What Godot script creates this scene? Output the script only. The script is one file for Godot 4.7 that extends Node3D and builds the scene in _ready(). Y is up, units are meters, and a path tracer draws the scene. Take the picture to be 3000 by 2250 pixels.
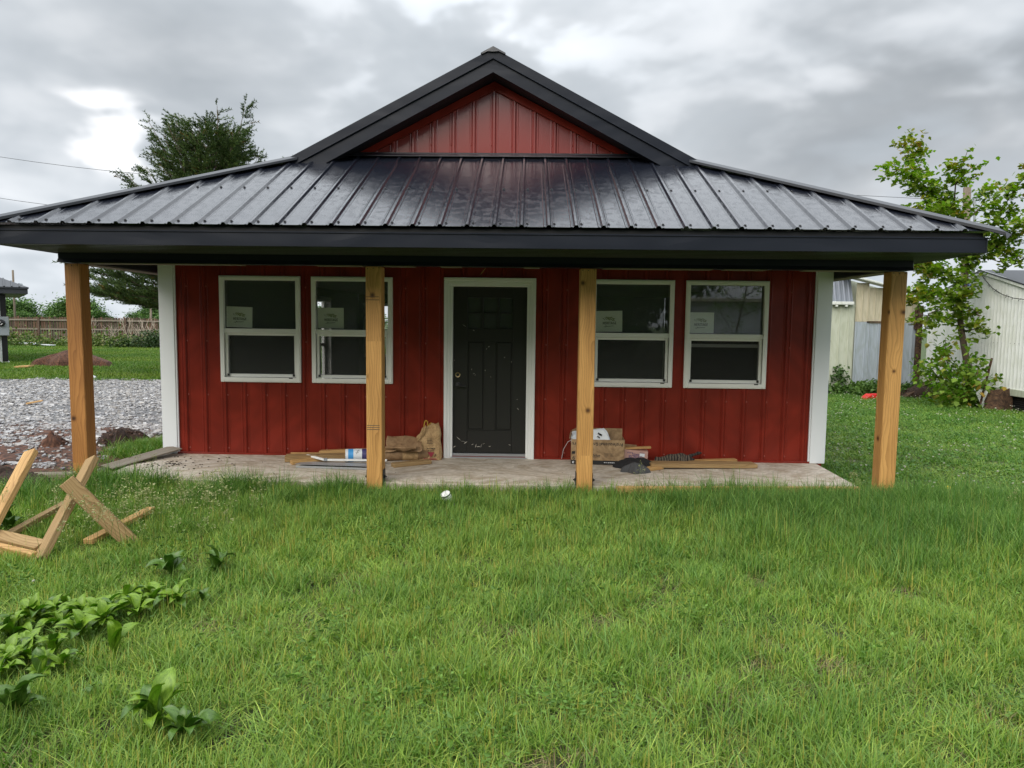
extends Node3D

var rng := RandomNumberGenerator.new()
var M := {}
var nz := FastNoiseLite.new()
var nz2 := FastNoiseLite.new()
const HL := -4.046
const HR := 3.520
const CX := -0.26

# ------------------------------------------------------------------ helpers
func rf(a: float, b: float) -> float:
	return rng.randf_range(a, b)

func lin(r: float, g: float, b: float, a := 1.0) -> Color:
	var c := Color(r, g, b).linear_to_srgb()
	c.a = a
	return c

func new_st() -> SurfaceTool:
	var s := SurfaceTool.new()
	s.begin(Mesh.PRIMITIVE_TRIANGLES)
	s.set_smooth_group(-1)
	return s

func smooth_st() -> SurfaceTool:
	var s := SurfaceTool.new()
	s.begin(Mesh.PRIMITIVE_TRIANGLES)
	s.set_smooth_group(0)
	return s

func done(s: SurfaceTool) -> ArrayMesh:
	s.generate_normals()
	return s.commit()

func put(called: String, mesh: Mesh, mat: Material, parent: Node = self) -> MeshInstance3D:
	var o := MeshInstance3D.new()
	o.name = called
	o.mesh = mesh
	o.material_override = mat
	parent.add_child(o, true)
	return o

func obj(called: String, s: SurfaceTool, mat: Material, parent: Node = self) -> MeshInstance3D:
	return put(called, done(s), mat, parent)

func multi(called: String, pairs: Array, parent: Node = self) -> MeshInstance3D:
	var m := ArrayMesh.new()
	for p in pairs:
		var s: SurfaceTool = p[0]
		s.generate_normals()
		m = s.commit(m)
		m.surface_set_material(m.get_surface_count() - 1, p[1])
	var o := MeshInstance3D.new()
	o.name = called
	o.mesh = m
	parent.add_child(o, true)
	return o

func thing(called: String, label: String, category: String, at := Vector3.ZERO, group := "") -> Node3D:
	var o := Node3D.new()
	o.name = called
	add_child(o, true)
	o.position = at
	tag(o, label, category, group)
	return o

func tag(o: Node, label: String, category: String, group := "") -> void:
	o.set_meta("label", label)
	o.set_meta("category", category)
	if group != "":
		o.set_meta("group", group)

func structure(o: Node, label := "", category := "") -> void:
	o.set_meta("kind", "structure")
	if label != "":
		o.set_meta("label", label)
	if category != "":
		o.set_meta("category", category)

func group_node(called: String, parent: Node) -> Node3D:
	var o := Node3D.new()
	o.name = called
	parent.add_child(o, true)
	return o

# a polygon, any number of corners, turned to face outward
func face(s: SurfaceTool, pts: Array, outward: Vector3, uvs: Array = []) -> void:
	var n: Vector3 = (pts[1] - pts[0]).cross(pts[2] - pts[0])
	var ccw := n.dot(outward) > 0.0
	for i in range(1, pts.size() - 1):
		var ids := [0, i + 1, i] if ccw else [0, i, i + 1]
		for k in ids:
			var q: Vector3 = pts[k]
			s.set_uv(uvs[k] if uvs.size() > 0 else Vector2(q.x, q.y) + Vector2(q.z, q.z) * 0.6)
			s.add_vertex(q)

func quad(s: SurfaceTool, a: Vector3, b: Vector3, c: Vector3, d: Vector3, outward: Vector3, scale := 1.0) -> void:
	var u := (b - a).length() * scale
	var v := (d - a).length() * scale
	face(s, [a, b, c, d], outward, [Vector2(0, 0), Vector2(u, 0), Vector2(u, v), Vector2(0, v)])

# chamfered box; uv in metres, v along the longest side
func box(s: SurfaceTool, xf: Transform3D, size: Vector3, ch := 0.004) -> void:
	var h := size * 0.5
	ch = minf(ch, minf(h.x, minf(h.y, h.z)) * 0.6)
	var la := 0
	if size.y >= size.x and size.y >= size.z:
		la = 1
	elif size.z >= size.x and size.z >= size.y:
		la = 2
	var off := Vector2(rf(0, 5), rf(0, 5))
	var corner := {}
	for sx in [-1, 1]:
		for sy in [-1, 1]:
			for sz in [-1, 1]:
				for ax in 3:
					var p := Vector3(sx * (h.x - ch), sy * (h.y - ch), sz * (h.z - ch))
					p[ax] = [sx, sy, sz][ax] * h[ax]
					corner[[sx, sy, sz, ax]] = p
	var fs := []
	for ax in 3:
		var b := (ax + 1) % 3
		var c := (ax + 2) % 3
		for sg in [-1, 1]:
			var ids := []
			for q in [[-1, -1], [1, -1], [1, 1], [-1, 1]]:
				var k := [0, 0, 0, ax]
				k[ax] = sg
				k[b] = q[0]
				k[c] = q[1]
				ids.append(k)
			fs.append(ids)
		for sb in [-1, 1]:
			for sc in [-1, 1]:
				var k0 := [0, 0, 0, b]
				k0[ax] = -1
				k0[b] = sb
				k0[c] = sc
				var k1: Array = k0.duplicate()
				k1[ax] = 1
				var k2: Array = k1.duplicate()
				k2[3] = c
				var k3: Array = k0.duplicate()
				k3[3] = c
				fs.append([k0, k1, k2, k3])
	for sx in [-1, 1]:
		for sy in [-1, 1]:
			for sz in [-1, 1]:
				fs.append([[sx, sy, sz, 0], [sx, sy, sz, 1], [sx, sy, sz, 2]])
	for ids in fs:
		var pts := []
		var mid := Vector3.ZERO
		for k in ids:
			mid += corner[k]
		var n: Vector3 = (corner[ids[1]] - corner[ids[0]]).cross(corner[ids[2]] - corner[ids[0]])
		if n.dot(mid) < 0:
			n = -n
		var na := n.abs().max_axis_index()
		var va := la if na != la else (na + 1) % 3
		var ua := 3 - na - va
		var uvs := []
		for k in ids:
			var p: Vector3 = corner[k]
			uvs.append(Vector2(p[ua], p[va]) + off + Vector2(na * 0.13, 0))
			pts.append(xf * p)
		face(s, pts, xf.basis * n, uvs)

func bx(s: SurfaceTool, x0: float, x1: float, y0: float, y1: float, z0: float, z1: float, ch := 0.003) -> void:
	box(s, Transform3D(Basis(), Vector3((x0 + x1) / 2, (y0 + y1) / 2, (z0 + z1) / 2)), Vector3(absf(x1 - x0), absf(y1 - y0), absf(z1 - z0)), ch)

# a bar from a to b: width across (perpendicular to "up"), height along "up"
func bar(s: SurfaceTool, a: Vector3, b: Vector3, w: float, h: float, up := Vector3.UP, ch := 0.003) -> void:
	var d := (b - a).normalized()
	var x := up.cross(d).normalized()
	if x.length() < 0.5:
		x = Vector3.RIGHT
	var y := d.cross(x).normalized()
	box(s, Transform3D(Basis(x, y, d), (a + b) / 2), Vector3(w, h, (b - a).length()), ch)

# polygon in xy pushed along z
func prism(s: SurfaceTool, poly: Array, z0: float, z1: float) -> void:
	var c := Vector2.ZERO
	for p in poly:
		c += p
	c /= poly.size()
	var f := []
	var k := []
	var uv := []
	for p in poly:
		f.append(Vector3(p.x, p.y, z1))
		k.append(Vector3(p.x, p.y, z0))
		uv.append(p)
	face(s, f, Vector3.BACK, uv)
	face(s, k, Vector3.FORWARD, uv)
	for i in poly.size():
		var a: Vector2 = poly[i]
		var b: Vector2 = poly[(i + 1) % poly.size()]
		var n := Vector2(b.y - a.y, a.x - b.x)
		if n.dot((a + b) / 2 - c) < 0:
			n = -n
		quad(s, Vector3(a.x, a.y, z0), Vector3(b.x, b.y, z0), Vector3(b.x, b.y, z1), Vector3(a.x, a.y, z1), Vector3(n.x, n.y, 0))

func tube(s: SurfaceTool, pts: Array, radii: Array, sides := 7) -> void:
	var rings := []
	var ref := Vector3(0.31, 0.2, 0.93)
	for i in pts.size():
		var d: Vector3 = (pts[mini(i + 1, pts.size() - 1)] - pts[maxi(i - 1, 0)]).normalized()
		var x := ref.cross(d).normalized()
		var y := d.cross(x)
		var ring := []
		for k in sides:
			var a := TAU * k / sides
			ring.append(pts[i] + (x * cos(a) + y * sin(a)) * radii[i])
		rings.append(ring)
	var run := 0.0
	for i in range(1, pts.size()):
		var l: float = (pts[i] - pts[i - 1]).length()
		for k in sides:
			var k2 := (k + 1) % sides
			var o: Vector3 = (rings[i - 1][k] + rings[i - 1][k2]) / 2 - pts[i - 1]
			var u0 := k * 0.05
			face(s, [rings[i - 1][k], rings[i - 1][k2], rings[i][k2], rings[i][k]], o, [Vector2(u0, run), Vector2(u0 + .05, run), Vector2(u0 + .05, run + l), Vector2(u0, run + l)])
		run += l
	var e := pts.size() - 1
	face(s, rings[0], pts[0] - pts[1])
	face(s, rings[e], pts[e] - pts[e - 1])

func lathe(s: SurfaceTool, prof: Array, xf: Transform3D, sides := 20) -> void:
	for i in range(1, prof.size()):
		for k in sides:
			var a := TAU * k / sides
			var b := TAU * (k + 1) / sides
			var p0: Vector2 = prof[i - 1]
			var p1: Vector2 = prof[i]
			var q := [Vector3(p0.x * cos(a), p0.y, p0.x * sin(a)), Vector3(p0.x * cos(b), p0.y, p0.x * sin(b)), Vector3(p1.x * cos(b), p1.y, p1.x * sin(b)), Vector3(p1.x * cos(a), p1.y, p1.x * sin(a))]
			var n2 := Vector2(p1.y - p0.y, -(p1.x - p0.x))
			var m := (a + b) / 2
			var out := xf.basis * Vector3(n2.x * cos(m), n2.y, n2.x * sin(m))
			var uv := [Vector2(k / float(sides), p0.y), Vector2((k + 1) / float(sides), p0.y), Vector2((k + 1) / float(sides), p1.y), Vector2(k / float(sides), p1.y)]
			if p0.x < 1e-5:
				face(s, [xf * q[0], xf * q[2], xf * q[3]], out, [uv[0], uv[2], uv[3]])
			elif p1.x < 1e-5:
				face(s, [xf * q[0], xf * q[1], xf * q[2]], out, [uv[0], uv[1], uv[2]])
			else:
				face(s, [xf * q[0], xf * q[1], xf * q[2], xf * q[3]], out, uv)

func letters(s: SurfaceTool, what: String, xf: Transform3D, height: float, bold := false, italic := false, width := 0.0) -> void:
	var f := SystemFont.new()
	f.font_names = PackedStringArray(["Droid Sans"])
	f.font_weight = 700 if bold else 400
	f.font_italic = italic
	var t := TextMesh.new()
	t.text = what
	t.font = f
	t.font_size = 48
	t.pixel_size = height / 35.0
	t.depth = 0.0006
	t.curve_step = 2.0
	var sc := 1.0
	var bb := t.get_aabb()
	if width > 0 and bb.size.x > 0:
		sc = width / bb.size.x
	var sh := Basis(Vector3(sc, 0, 0), Vector3(0.2 if italic else 0.0, 1, 0), Vector3(0, 0, 1))
	var arr := t.surface_get_arrays(0)
	var vs: PackedVector3Array = arr[Mesh.ARRAY_VERTEX]
	var ix: PackedInt32Array = arr[Mesh.ARRAY_INDEX] if arr[Mesh.ARRAY_INDEX] != null else PackedInt32Array(range(vs.size()))
	var full := xf * Transform3D(sh, Vector3.ZERO)
	for i in ix:
		s.set_uv(Vector2.ZERO)
		s.add_vertex(full * vs[i])

func many(called: String, mesh: Mesh, mat: Material, places: Array, tints: Array, parent: Node = self) -> MultiMeshInstance3D:
	var mm := MultiMesh.new()
	mm.transform_format = MultiMesh.TRANSFORM_3D
	mm.use_colors = tints.size() > 0
	mm.mesh = mesh
	mm.instance_count = places.size()
	for i in places.size():
		mm.set_instance_transform(i, places[i])
		if tints.size() > 0:
			mm.set_instance_color(i, tints[i])
	var o := MultiMeshInstance3D.new()
	o.name = called
	o.multimesh = mm
	o.material_override = mat
	o.set_meta("kind", "stuff")
	parent.add_child(o, true)
	return o

func ground_y(x: float, z: float) -> float:
	var lift := smoothstep(-3.0, -4.3, x) * smoothstep(2.8, 0.8, z) * smoothstep(-4.0, -1.0, z)
	return -0.125 + 0.10 * lift + nz2.get_noise_2d(x * 6.0, z * 6.0) * 0.025

# ------------------------------------------------------------------ materials
func mat(called: String, c: Color, rough := 0.6, metal := 0.0) -> StandardMaterial3D:
	var m := StandardMaterial3D.new()
	m.resource_name = called
	m.albedo_color = c
	m.roughness = rough
	m.metallic = metal
	m.cull_mode = BaseMaterial3D.CULL_DISABLED
	M[called] = m
	return m

func tex(im: Image) -> ImageTexture:
	return ImageTexture.create_from_image(im)

func wood_image(w: int, h: int, sd: int, ring: float, contrast: float, knots: Array) -> Image:
	var n := FastNoiseLite.new()
	n.seed = sd
	n.frequency = 1.0
	n.fractal_octaves = 3
	var im := Image.create(w, h, false, Image.FORMAT_RGB8)
	for y in h:
		for x in w:
			var u := x / float(w)
			var v := y / float(h)
			# repeat v by crossing over near the end
			var du := 0.0
			var dark := 0.0
			for k in knots:
				var kx: float = (u - k[0]) * 0.4
				var ky: float = (v - k[1]) * 2.0
				var r := sqrt(kx * kx + ky * ky * 0.35)
				var g := exp(-r * r / (k[2] * k[2] * 3.0))
				du += g * 0.10 * signf(kx + 0.001) * (1.0 - exp(-absf(kx) / 0.01))
				dark += exp(-(kx * kx + ky * ky) / (k[2] * k[2]))
			var bend := n.get_noise_2d(u * 1.2, v * 1.6) * 0.16 + n.get_noise_2d(u * 3.0 + 9.0, v * 4.0) * 0.03
			var p := (u + bend + du) * ring
			var saw := p - floorf(p)
			var line := pow(saw, 3.0)
			var fib := n.get_noise_2d(u * 90.0, v * 5.0) * 0.5 + n.get_noise_2d(u * 220.0, v * 14.0) * 0.4
			var tone := n.get_noise_2d(u * 2.0 + 40.0, v * 1.3) * 0.12
			var l := clampf(0.93 - contrast * line + fib * 0.10 + tone - 0.55 * minf(dark, 1.0), 0.12, 1.0)
			var c := Color(l, pow(l, 1.18), pow(l, 1.45))
			im.set_pixel(x, y, c)
	return im

func noise_image(w: int, h: int, sd: int, freq: float, oct: int, lo: Color, hi: Color, lo_at := 0.3, hi_at := 0.7, stretch := Vector2.ONE) -> Image:
	var n := FastNoiseLite.new()
	n.seed = sd
	n.frequency = 1.0
	n.fractal_octaves = oct
	var im := Image.create(w, h, false, Image.FORMAT_RGB8)
	for y in h:
		for x in w:
			# torus coordinates repeat without a seam
			var a := TAU * x / w
			var b := TAU * y / h
			var rx := freq * stretch.x / TAU
			var ry := freq * stretch.y / TAU
			var t := n.get_noise_3d(cos(a) * rx + cos(b) * ry * 0.7, sin(a) * rx + 20.0 + sin(b) * ry * 0.7, cos(b) * ry - sin(a) * rx * 0.6)
			t = clampf((t * 0.5 + 0.5 - lo_at) / (hi_at - lo_at), 0, 1)
			im.set_pixel(x, y, lo.lerp(hi, t))
	return im

# beads and runs of rain water on painted sheet metal
func water_image(w: int, h: int) -> Image:
	var n := FastNoiseLite.new()
	n.seed = 77
	n.frequency = 1.0
	n.fractal_octaves = 2
	var im := Image.create(w, h, false, Image.FORMAT_RGB8)
	for y in h:
		for x in w:
			var u := x / float(w) * 22.0
			var v := y / float(h) * 22.0
			var wx := n.get_noise_2d(u * 0.9 + 7.0, v * 0.9) * 1.6
			var wy := n.get_noise_2d(u * 0.9 + 31.0, v * 0.9 + 3.0) * 1.6
			var r := absf(n.get_noise_2d((u + wx) * 1.5, (v + wy) * 0.75))
			var t := 1.0 - smoothstep(0.03, 0.13, r)
			var dro := smoothstep(0.42, 0.5, n.get_noise_2d(u * 3.1 + 90.0, v * 3.1))
			t = maxf(t * smoothstep(-0.15, 0.25, n.get_noise_2d(u * 0.25 + 50.0, v * 0.25)), dro)
			im.set_pixel(x, y, Color(t, t, t))
	return im

func materials() -> void:
	var water := water_image(768, 768)
	var m := mat("roof_metal", lin(.010, .012, .019), 0.30)
	m.metallic_specular = 0.72
	m.heightmap_enabled = true
	m.heightmap_texture = tex(water)
	m.heightmap_scale = 0.05
	m.uv1_scale = Vector3(1.5, 1.3, 1)
	var wr := Image.create(768, 768, false, Image.FORMAT_RGB8)
	for y in 768:
		for x in 768:
			var l := lerpf(0.17, 0.06, water.get_pixel(x, y).r)
			wr.set_pixel(x, y, Color(l, l, l))
	m.roughness = 1.0
	m.roughness_texture = tex(wr)
	mat("cap_metal", lin(.012, .014, .020), 0.42).metallic_specular = 0.6
	m = mat("fascia_metal", lin(.010, .013, .021), 0.42)
	m.metallic_specular = 0.36
	m.heightmap_enabled = true
	m.heightmap_texture = tex(noise_image(256, 256, 5, 3.0, 2, Color.BLACK, Color.WHITE))
	m.heightmap_scale = 0.35
	m.uv1_triplanar = true
	m.uv1_world_triplanar = true
	m.uv1_scale = Vector3(0.35, 1.0, 0.35)
	mat("beam_metal", lin(.007, .008, .011), 0.6)
	m = mat("soffit_metal", lin(.03, .03, .032), 0.3)
	m = mat("red_metal", lin(.24, .0255, .0145), 0.34)
	m.metallic_specular = 0.36
	m.albedo_texture = tex(noise_image(256, 256, 9, 5.0, 3, Color(.86, .86, .86), Color(1, 1, 1)))
	m.uv1_scale = Vector3(0.5, 0.5, 1)
	mat("red_wet", lin(.235, .036, .030), 0.24).metallic_specular = 0.85
	mat("red_screw", lin(.30, .07, .05), 0.35)
	mat("white_metal", lin(.82, .85, .88), 0.38)
	mat("vinyl", lin(.86, .87, .84), 0.45)
	mat("casing", lin(.84, .86, .85), 0.5)
	mat("door_paint", lin(.014, .014, .013), 0.45)
	mat("bare_paint", lin(.55, .52, .46), 0.8)
	mat("dark_gap", lin(.004, .004, .004), 0.8)
	mat("iron", lin(.02, .02, .022), 0.5)
	mat("brass", lin(.45, .36, .20), 0.35, 0.9)
	m = mat("glass", Color(0.75, 0.8, 0.78, 0.06), 0.02)
	m.transparency = BaseMaterial3D.TRANSPARENCY_ALPHA
	m = mat("screen_mesh", lin(.022, .024, .022, 0.62), 0.7)
	m.transparency = BaseMaterial3D.TRANSPARENCY_ALPHA
	mat("paper_white", lin(.62, .66, .58), 0.8)
	mat("ink", lin(.015, .015, .015), 0.7)
	mat("olive_ink", lin(.12, .15, .01), 0.7)
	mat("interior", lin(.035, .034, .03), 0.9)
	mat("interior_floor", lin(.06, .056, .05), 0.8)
	# wood
	var wi := tex(wood_image(256, 768, 3, 15.0, 0.15, [[.30, .22, .022], [.62, .55, .016], [.48, .83, .02]]))
	var w2 := tex(wood_image(256, 512, 12, 18.0, 0.18, [[.3, .6, .015]]))
	for a in [["post_fir", lin(.66, .36, .115), wi, 0.62], ["post_wet", lin(.48, .215, .058), wi, 0.6], ["pine_board", lin(.62, .385, .155), w2, 0.65], ["weathered_board", lin(.40, .27, .125), w2, 0.75], ["grey_board", lin(.26, .23, .19), w2, 0.8], ["fence_wood", lin(.125, .088, .064), w2, 0.9], ["fence_dark", lin(.085, .06, .045), w2, 0.9], ["fence_red", lin(.15, .092, .062), w2, 0.9], ["bark", lin(.13, .10, .075), w2, 0.95], ["grey_pole", lin(.22, .185, .15), w2, 0.9]]:
		m = mat(a[0], a[1], a[3])
		m.albedo_texture = a[2]
		m.uv1_scale = Vector3(2.5, 0.5, 1)
		m.heightmap_enabled = true
		m.heightmap_texture = a[2]
		m.heightmap_scale = 0.03
	M.bark.uv1_scale = Vector3(2.0, 1.2, 1)
	# concrete
	m = mat("concrete", lin(.62, .56, .475), 0.7)
	var ci := noise_image(512, 512, 21, 9.0, 5, Color(.86, .83, .79), Color(1, 1, 1), 0.3, 0.6)
	var cj := noise_image(512, 512, 22, 40.0, 3, Color(.86, .85, .84), Color(1, 1, 1))
	for y in 512:
		for x in 512:
			ci.set_pixel(x, y, ci.get_pixel(x, y) * cj.get_pixel(x, y))
	m.albedo_texture = tex(ci)
	m.uv1_triplanar = true
	m.uv1_world_triplanar = true
	m.uv1_scale = Vector3(0.45, 0.45, 0.9)
	# ground
	m = mat("soil", lin(.11, .085, .05), 0.95)
	m.vertex_color_use_as_albedo = true
	m.albedo_color = Color.WHITE
	m.albedo_texture = tex(noise_image(512, 512, 31, 24.0, 4, Color(.55, .55, .55), Color(1, 1, 1)))
	m.uv1_triplanar = true
	m.uv1_world_triplanar = true
	m.uv1_scale = Vector3(0.8, 0.8, 0.8)
	m = mat("red_dirt", lin(.16, .070, .040), 0.95)
	m.albedo_texture = tex(noise_image(256, 256, 33, 16.0, 4, Color(.35, .33, .32), Color(1, 1, 1)))
	m.uv1_triplanar = true
	m.uv1_world_triplanar = true
	m.uv1_scale = Vector3(1.2, 1.2, 1.2)
	m = mat("dark_dirt", lin(.060, .032, .020), 0.95)
	m.albedo_texture = M.red_dirt.albedo_texture
	m.uv1_triplanar = true
	m.uv1_world_triplanar = true
	m.uv1_scale = Vector3(3, 3, 3)
	m = mat("stone", Color.WHITE, 0.7)
	m.vertex_color_use_as_albedo = true
	# plants
	for a in [["grass", Color(.62, .80, .32), 0.5], ["leaf", Color(.4, .6, .12), 0.42], ["needle", Color(.3, .42, .12), 0.6]]:
		m = mat(a[0], Color.WHITE, a[2])
		m.vertex_color_use_as_albedo = true
		m.backlight_enabled = true
		m.backlight = a[1]
		m.metallic_specular = 0.32
	m = mat("maple_leaf", Color.WHITE, .5)
	m.vertex_color_use_as_albedo = true
	m.backlight_enabled = true
	m.backlight = Color(.75, .95, .25)
	m.metallic_specular = .3
	m = mat("weed_leaf", lin(.23, .38, .035), 0.45)
	var lf := noise_image(128, 256, 44, 8.0, 3, Color(.72, .76, .6), Color(.95, .95, .9))
	for y in 256:
		for x in 128:
			var u := absf(x / 127.0 - .5) * 2.0
			var rib := exp(-pow(u / .05, 2.0))
			var side := fposmod(y / 256.0 * 7.0 - u * .9, 1.0)
			var vein := exp(-pow((side - .5) / .07, 2.0)) * .5 * smoothstep(1.0, .2, u)
			var lc := lf.get_pixel(x, y)
			lc = lc.lerp(Color(1.0, 1.0, .95), clampf(rib + vein, 0, 1) * .7)
			if nz.get_noise_2d(x * 1.4, y * .9) > .42:
				lc = lc.lerp(Color(.75, .60, .35), .6)
			lf.set_pixel(x, y, lc)
	m.albedo_texture = tex(lf)
	m.backlight_enabled = true
	m.backlight = Color(.4, .6, .1)
	m = mat("weed_leaf_dark", lin(.10, .20, .030), 0.38)
	m.albedo_texture = M.weed_leaf.albedo_texture
	m.backlight_enabled = true
	m.backlight = Color(.3, .5, .1)
	m = mat("petal", lin(.66, .66, .56), 0.8)
	mat("yellow_petal", lin(.75, .55, .03), 0.7)
	m = mat("seed_head", lin(.36, .36, .16), 0.8)
	m = mat("twig", lin(.33, .28, .22), 0.9)
	# litter
	m = mat("cardboard", lin(.42, .285, .155), 0.85)
	m.albedo_texture = tex(noise_image(256, 256, 51, 6.0, 4, Color(.8, .78, .76), Color(1, 1, 1)))
	m.uv1_triplanar = true
	m.uv1_scale = Vector3(2, 2, 2)
	m = mat("kraft", lin(.36, .225, .115), 0.75)
	m.albedo_texture = M.cardboard.albedo_texture
	m.uv1_triplanar = true
	m.uv1_scale = Vector3(3, 3, 3)
	m = mat("bag_paper", lin(.56, .375, .185), 0.8)
	m.albedo_texture = M.cardboard.albedo_texture
	m.uv1_triplanar = true
	m.uv1_scale = Vector3(5, 5, 5)
	mat("pink_card", lin(.50, .30, .25), 0.7)
	mat("red_ink", lin(.30, .03, .05), 0.7)
	mat("blue_ink", lin(.06, .33, .72), 0.5)
	mat("purple_ink", lin(.06, .05, .16), 0.5)
	mat("label_white", lin(.74, .77, .80), 0.5)
	mat("yellow_rope", lin(.66, .44, .06), 0.6)
	m = mat("black_cloth", lin(.012, .012, .013), 0.9)
	m = mat("grey_cloth", lin(.065, .066, .068), 0.9)
	mat("black_plastic", lin(.012, .012, .013), 0.35)
	m = mat("film_plastic", lin(.66, .70, .74), 0.25)
	mat("galvanised", lin(.42, .44, .46), 0.4, 0.5)
	mat("white_plastic", lin(.78, .78, .76), 0.4)
	mat("red_plastic", lin(.60, .015, .02), 0.35)
	m = mat("rust", lin(.115, .062, .032), 0.9)
	m.albedo_texture = tex(noise_image(256, 256, 61, 9.0, 4, Color(.4, .36, .33), Color(1, 1, 1)))
	m.uv1_triplanar = true
	m.uv1_scale = Vector3(2, 2, 2)
	var stain := tex(noise_image(256, 256, 63, 5.0, 4, Color(.93, .935, .91), Color(1, 1, 1), .3, .6, Vector2(3, 0.8)))
	for a in [["shed_cream", lin(.50, .53, .44)], ["shed_blue", lin(.37, .42, .48)], ["shed_upper", lin(.55, .50, .38)], ["trailer_white", lin(.74, .76, .75)], ["shed_white", lin(.70, .72, .70)]]:
		m = mat(a[0], a[1], 0.5)
		m.albedo_texture = stain
		m.uv1_triplanar = true
		m.uv1_scale = Vector3(0.7, 0.7, 0.7)
	mat("shed_grey", lin(.20, .22, .26), 0.45, 0.3)
	mat("dark_roof", lin(.035, .038, .045), 0.4)
	mat("meter_grey", lin(.30, .33, .35), 0.5)
	m = mat("fur", Color.WHITE, 0.9)
	m.vertex_color_use_as_albedo = true
	mat("wire_black", lin(.02, .02, .02), 0.6)
	mat("blue_light", lin(.12, .16, .75), 0.5)
	mat("siding", lin(.72, .76, .78), 0.55)

# ------------------------------------------------------------------ sky
func sky_image() -> Image:
	var n := FastNoiseLite.new()
	n.seed = 5
	n.frequency = 1.0
	n.fractal_octaves = 5
	n.fractal_gain = 0.5
	var w := 2048
	var h := 1024
	var im := Image.create(w, h, false, Image.FORMAT_RGBF)
	for y in h:
		var el := PI * (0.5 - (y + 0.5) / h)
		for x in w:
			var az := TAU * (x + 0.5) / w
			if az > PI:
				az -= TAU
			var d := Vector3(sin(az) * cos(el), sin(el), -cos(az) * cos(el))
			if d.y < 0.0:
				im.set_pixel(x, y, Color(.33, .345, .36))
				continue
			var k := 1.0 / (d.y + 0.30)
			var px := d.x * k * 1.5
			var pz := d.z * k * 1.5
			var wx := n.get_noise_3d(px * 0.9, pz * 0.9, 3.0 + d.y * 3.0)
			var wz := n.get_noise_3d(px * 0.9, pz * 0.9, 11.0 + d.y * 3.0)
			var big := n.get_noise_3d(px * 0.8 + wx * 0.22, pz * 0.8 + wz * 0.22, 1.0 + d.y * 2.5)
			var small := n.get_noise_3d(px * 2.4 + wx * 0.30, pz * 2.4 + wz * 0.30, 7.0 + d.y * 7.0)
			var base := lerpf(0.43, 0.365, smoothstep(0.0, 0.24, d.y))
			base = lerpf(base, 1.0, smoothstep(0.33, 0.85, d.y))
			var edge := smoothstep(-0.12, 0.30, big + small * 0.5)
			var c := big * 0.25 + small * 0.17 + edge * 0.08 - 0.02
			var l := base * clampf(1.0 + c, 0.6, 1.6)
			# the bank of rain cloud on the right and the thin bright gap on the left
			var adeg := rad_to_deg(az)
			var edeg := rad_to_deg(el)
			var bank := exp(-pow((adeg - 27.0 + small * 8.0) / 14.0, 2.0) - pow((edeg - 14.0 + small * 8.0) / 5.0, 2.0))
			l *= 1.0 - 0.32 * bank
			var gs := exp(-pow((adeg + 30.4) / 3.5, 2.0) - pow((edeg - 12.4) / 2.3, 2.0))
			var spot := gs
			spot = smoothstep(0.20, 0.74, gs + small * 0.9 + wx * 0.2) * smoothstep(0.10, 0.36, gs)
			var ring := exp(-pow((adeg + 26.0) / 9.0, 2.0) - pow((edeg - 18.0) / 5.0, 2.0))
			l *= 1.0 - 0.16 * ring
			var top := exp(-pow((adeg + 3.0) / 12.0, 2.0) - pow((edeg - 21.0) / 6.0, 2.0))
			top *= smoothstep(-0.1, 0.25, small + big * 0.5)
			l = lerpf(l, 0.60, clampf(spot * 1.2, 0, 1)) + 0.14 * top * (1.0 - 0.6 * bank)
			var t := clampf(0.45 + c * 1.5 + spot, 0.0, 1.0)
			var tint := Color(.87, .965, 1.06).lerp(Color(.97, .995, 1.03), t)
			im.set_pixel(x, y, Color(l * tint.r, l * tint.g, l * tint.b))
	return im

# ------------------------------------------------------------------ start
func _ready() -> void:
	rng.seed = 4242
	nz.seed = 8
	nz.frequency = 0.35
	nz.fractal_octaves = 3
	nz2.seed = 15
	nz2.frequency = 0.35
	nz2.fractal_octaves = 2
	# camera, sky, sun, exposure
	var cam := Camera3D.new()
	cam.name = "camera"
	add_child(cam)
	var yaw := 0.0208
	var pitch := -0.0853
	var roll := 0.0117
	cam.transform = Transform3D(Basis(Vector3.UP, yaw) * Basis(Vector3.RIGHT, pitch) * Basis(Vector3.BACK, roll), Vector3(0.1412, 1.583, 8.1145))
	cam.fov = rad_to_deg(2.0 * atan(1125.0 / 2087.43))
	cam.near = 0.05
	cam.far = 1500.0
	cam.current = true
	var we := WorldEnvironment.new()
	we.name = "environment"
	var env := Environment.new()
	env.background_mode = Environment.BG_SKY
	var sky := Sky.new()
	var pm := PanoramaSkyMaterial.new()
	pm.panorama = tex(sky_image())
	sky.sky_material = pm
	env.sky = sky
	env.tonemap_mode = Environment.TONE_MAPPER_LINEAR
	env.tonemap_exposure = 2.0
	env.sdfgi_enabled = true
	env.ssao_enabled = true
	env.ssil_enabled = true
	we.environment = env
	add_child(we)
	var sun := DirectionalLight3D.new()
	sun.name = "sun"
	sun.light_energy = 0.5
	sun.light_color = Color(1.0, 0.97, 0.92)
	sun.light_angular_distance = 55.0
	sun.shadow_enabled = true
	sun.rotation_degrees = Vector3(-40, -30, 0)
	add_child(sun)
	materials()
	land()
	house()
	porch_things()
	yard_things()
	far_left()
	far_right()
	behind_viewer()
	lawn()

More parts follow.
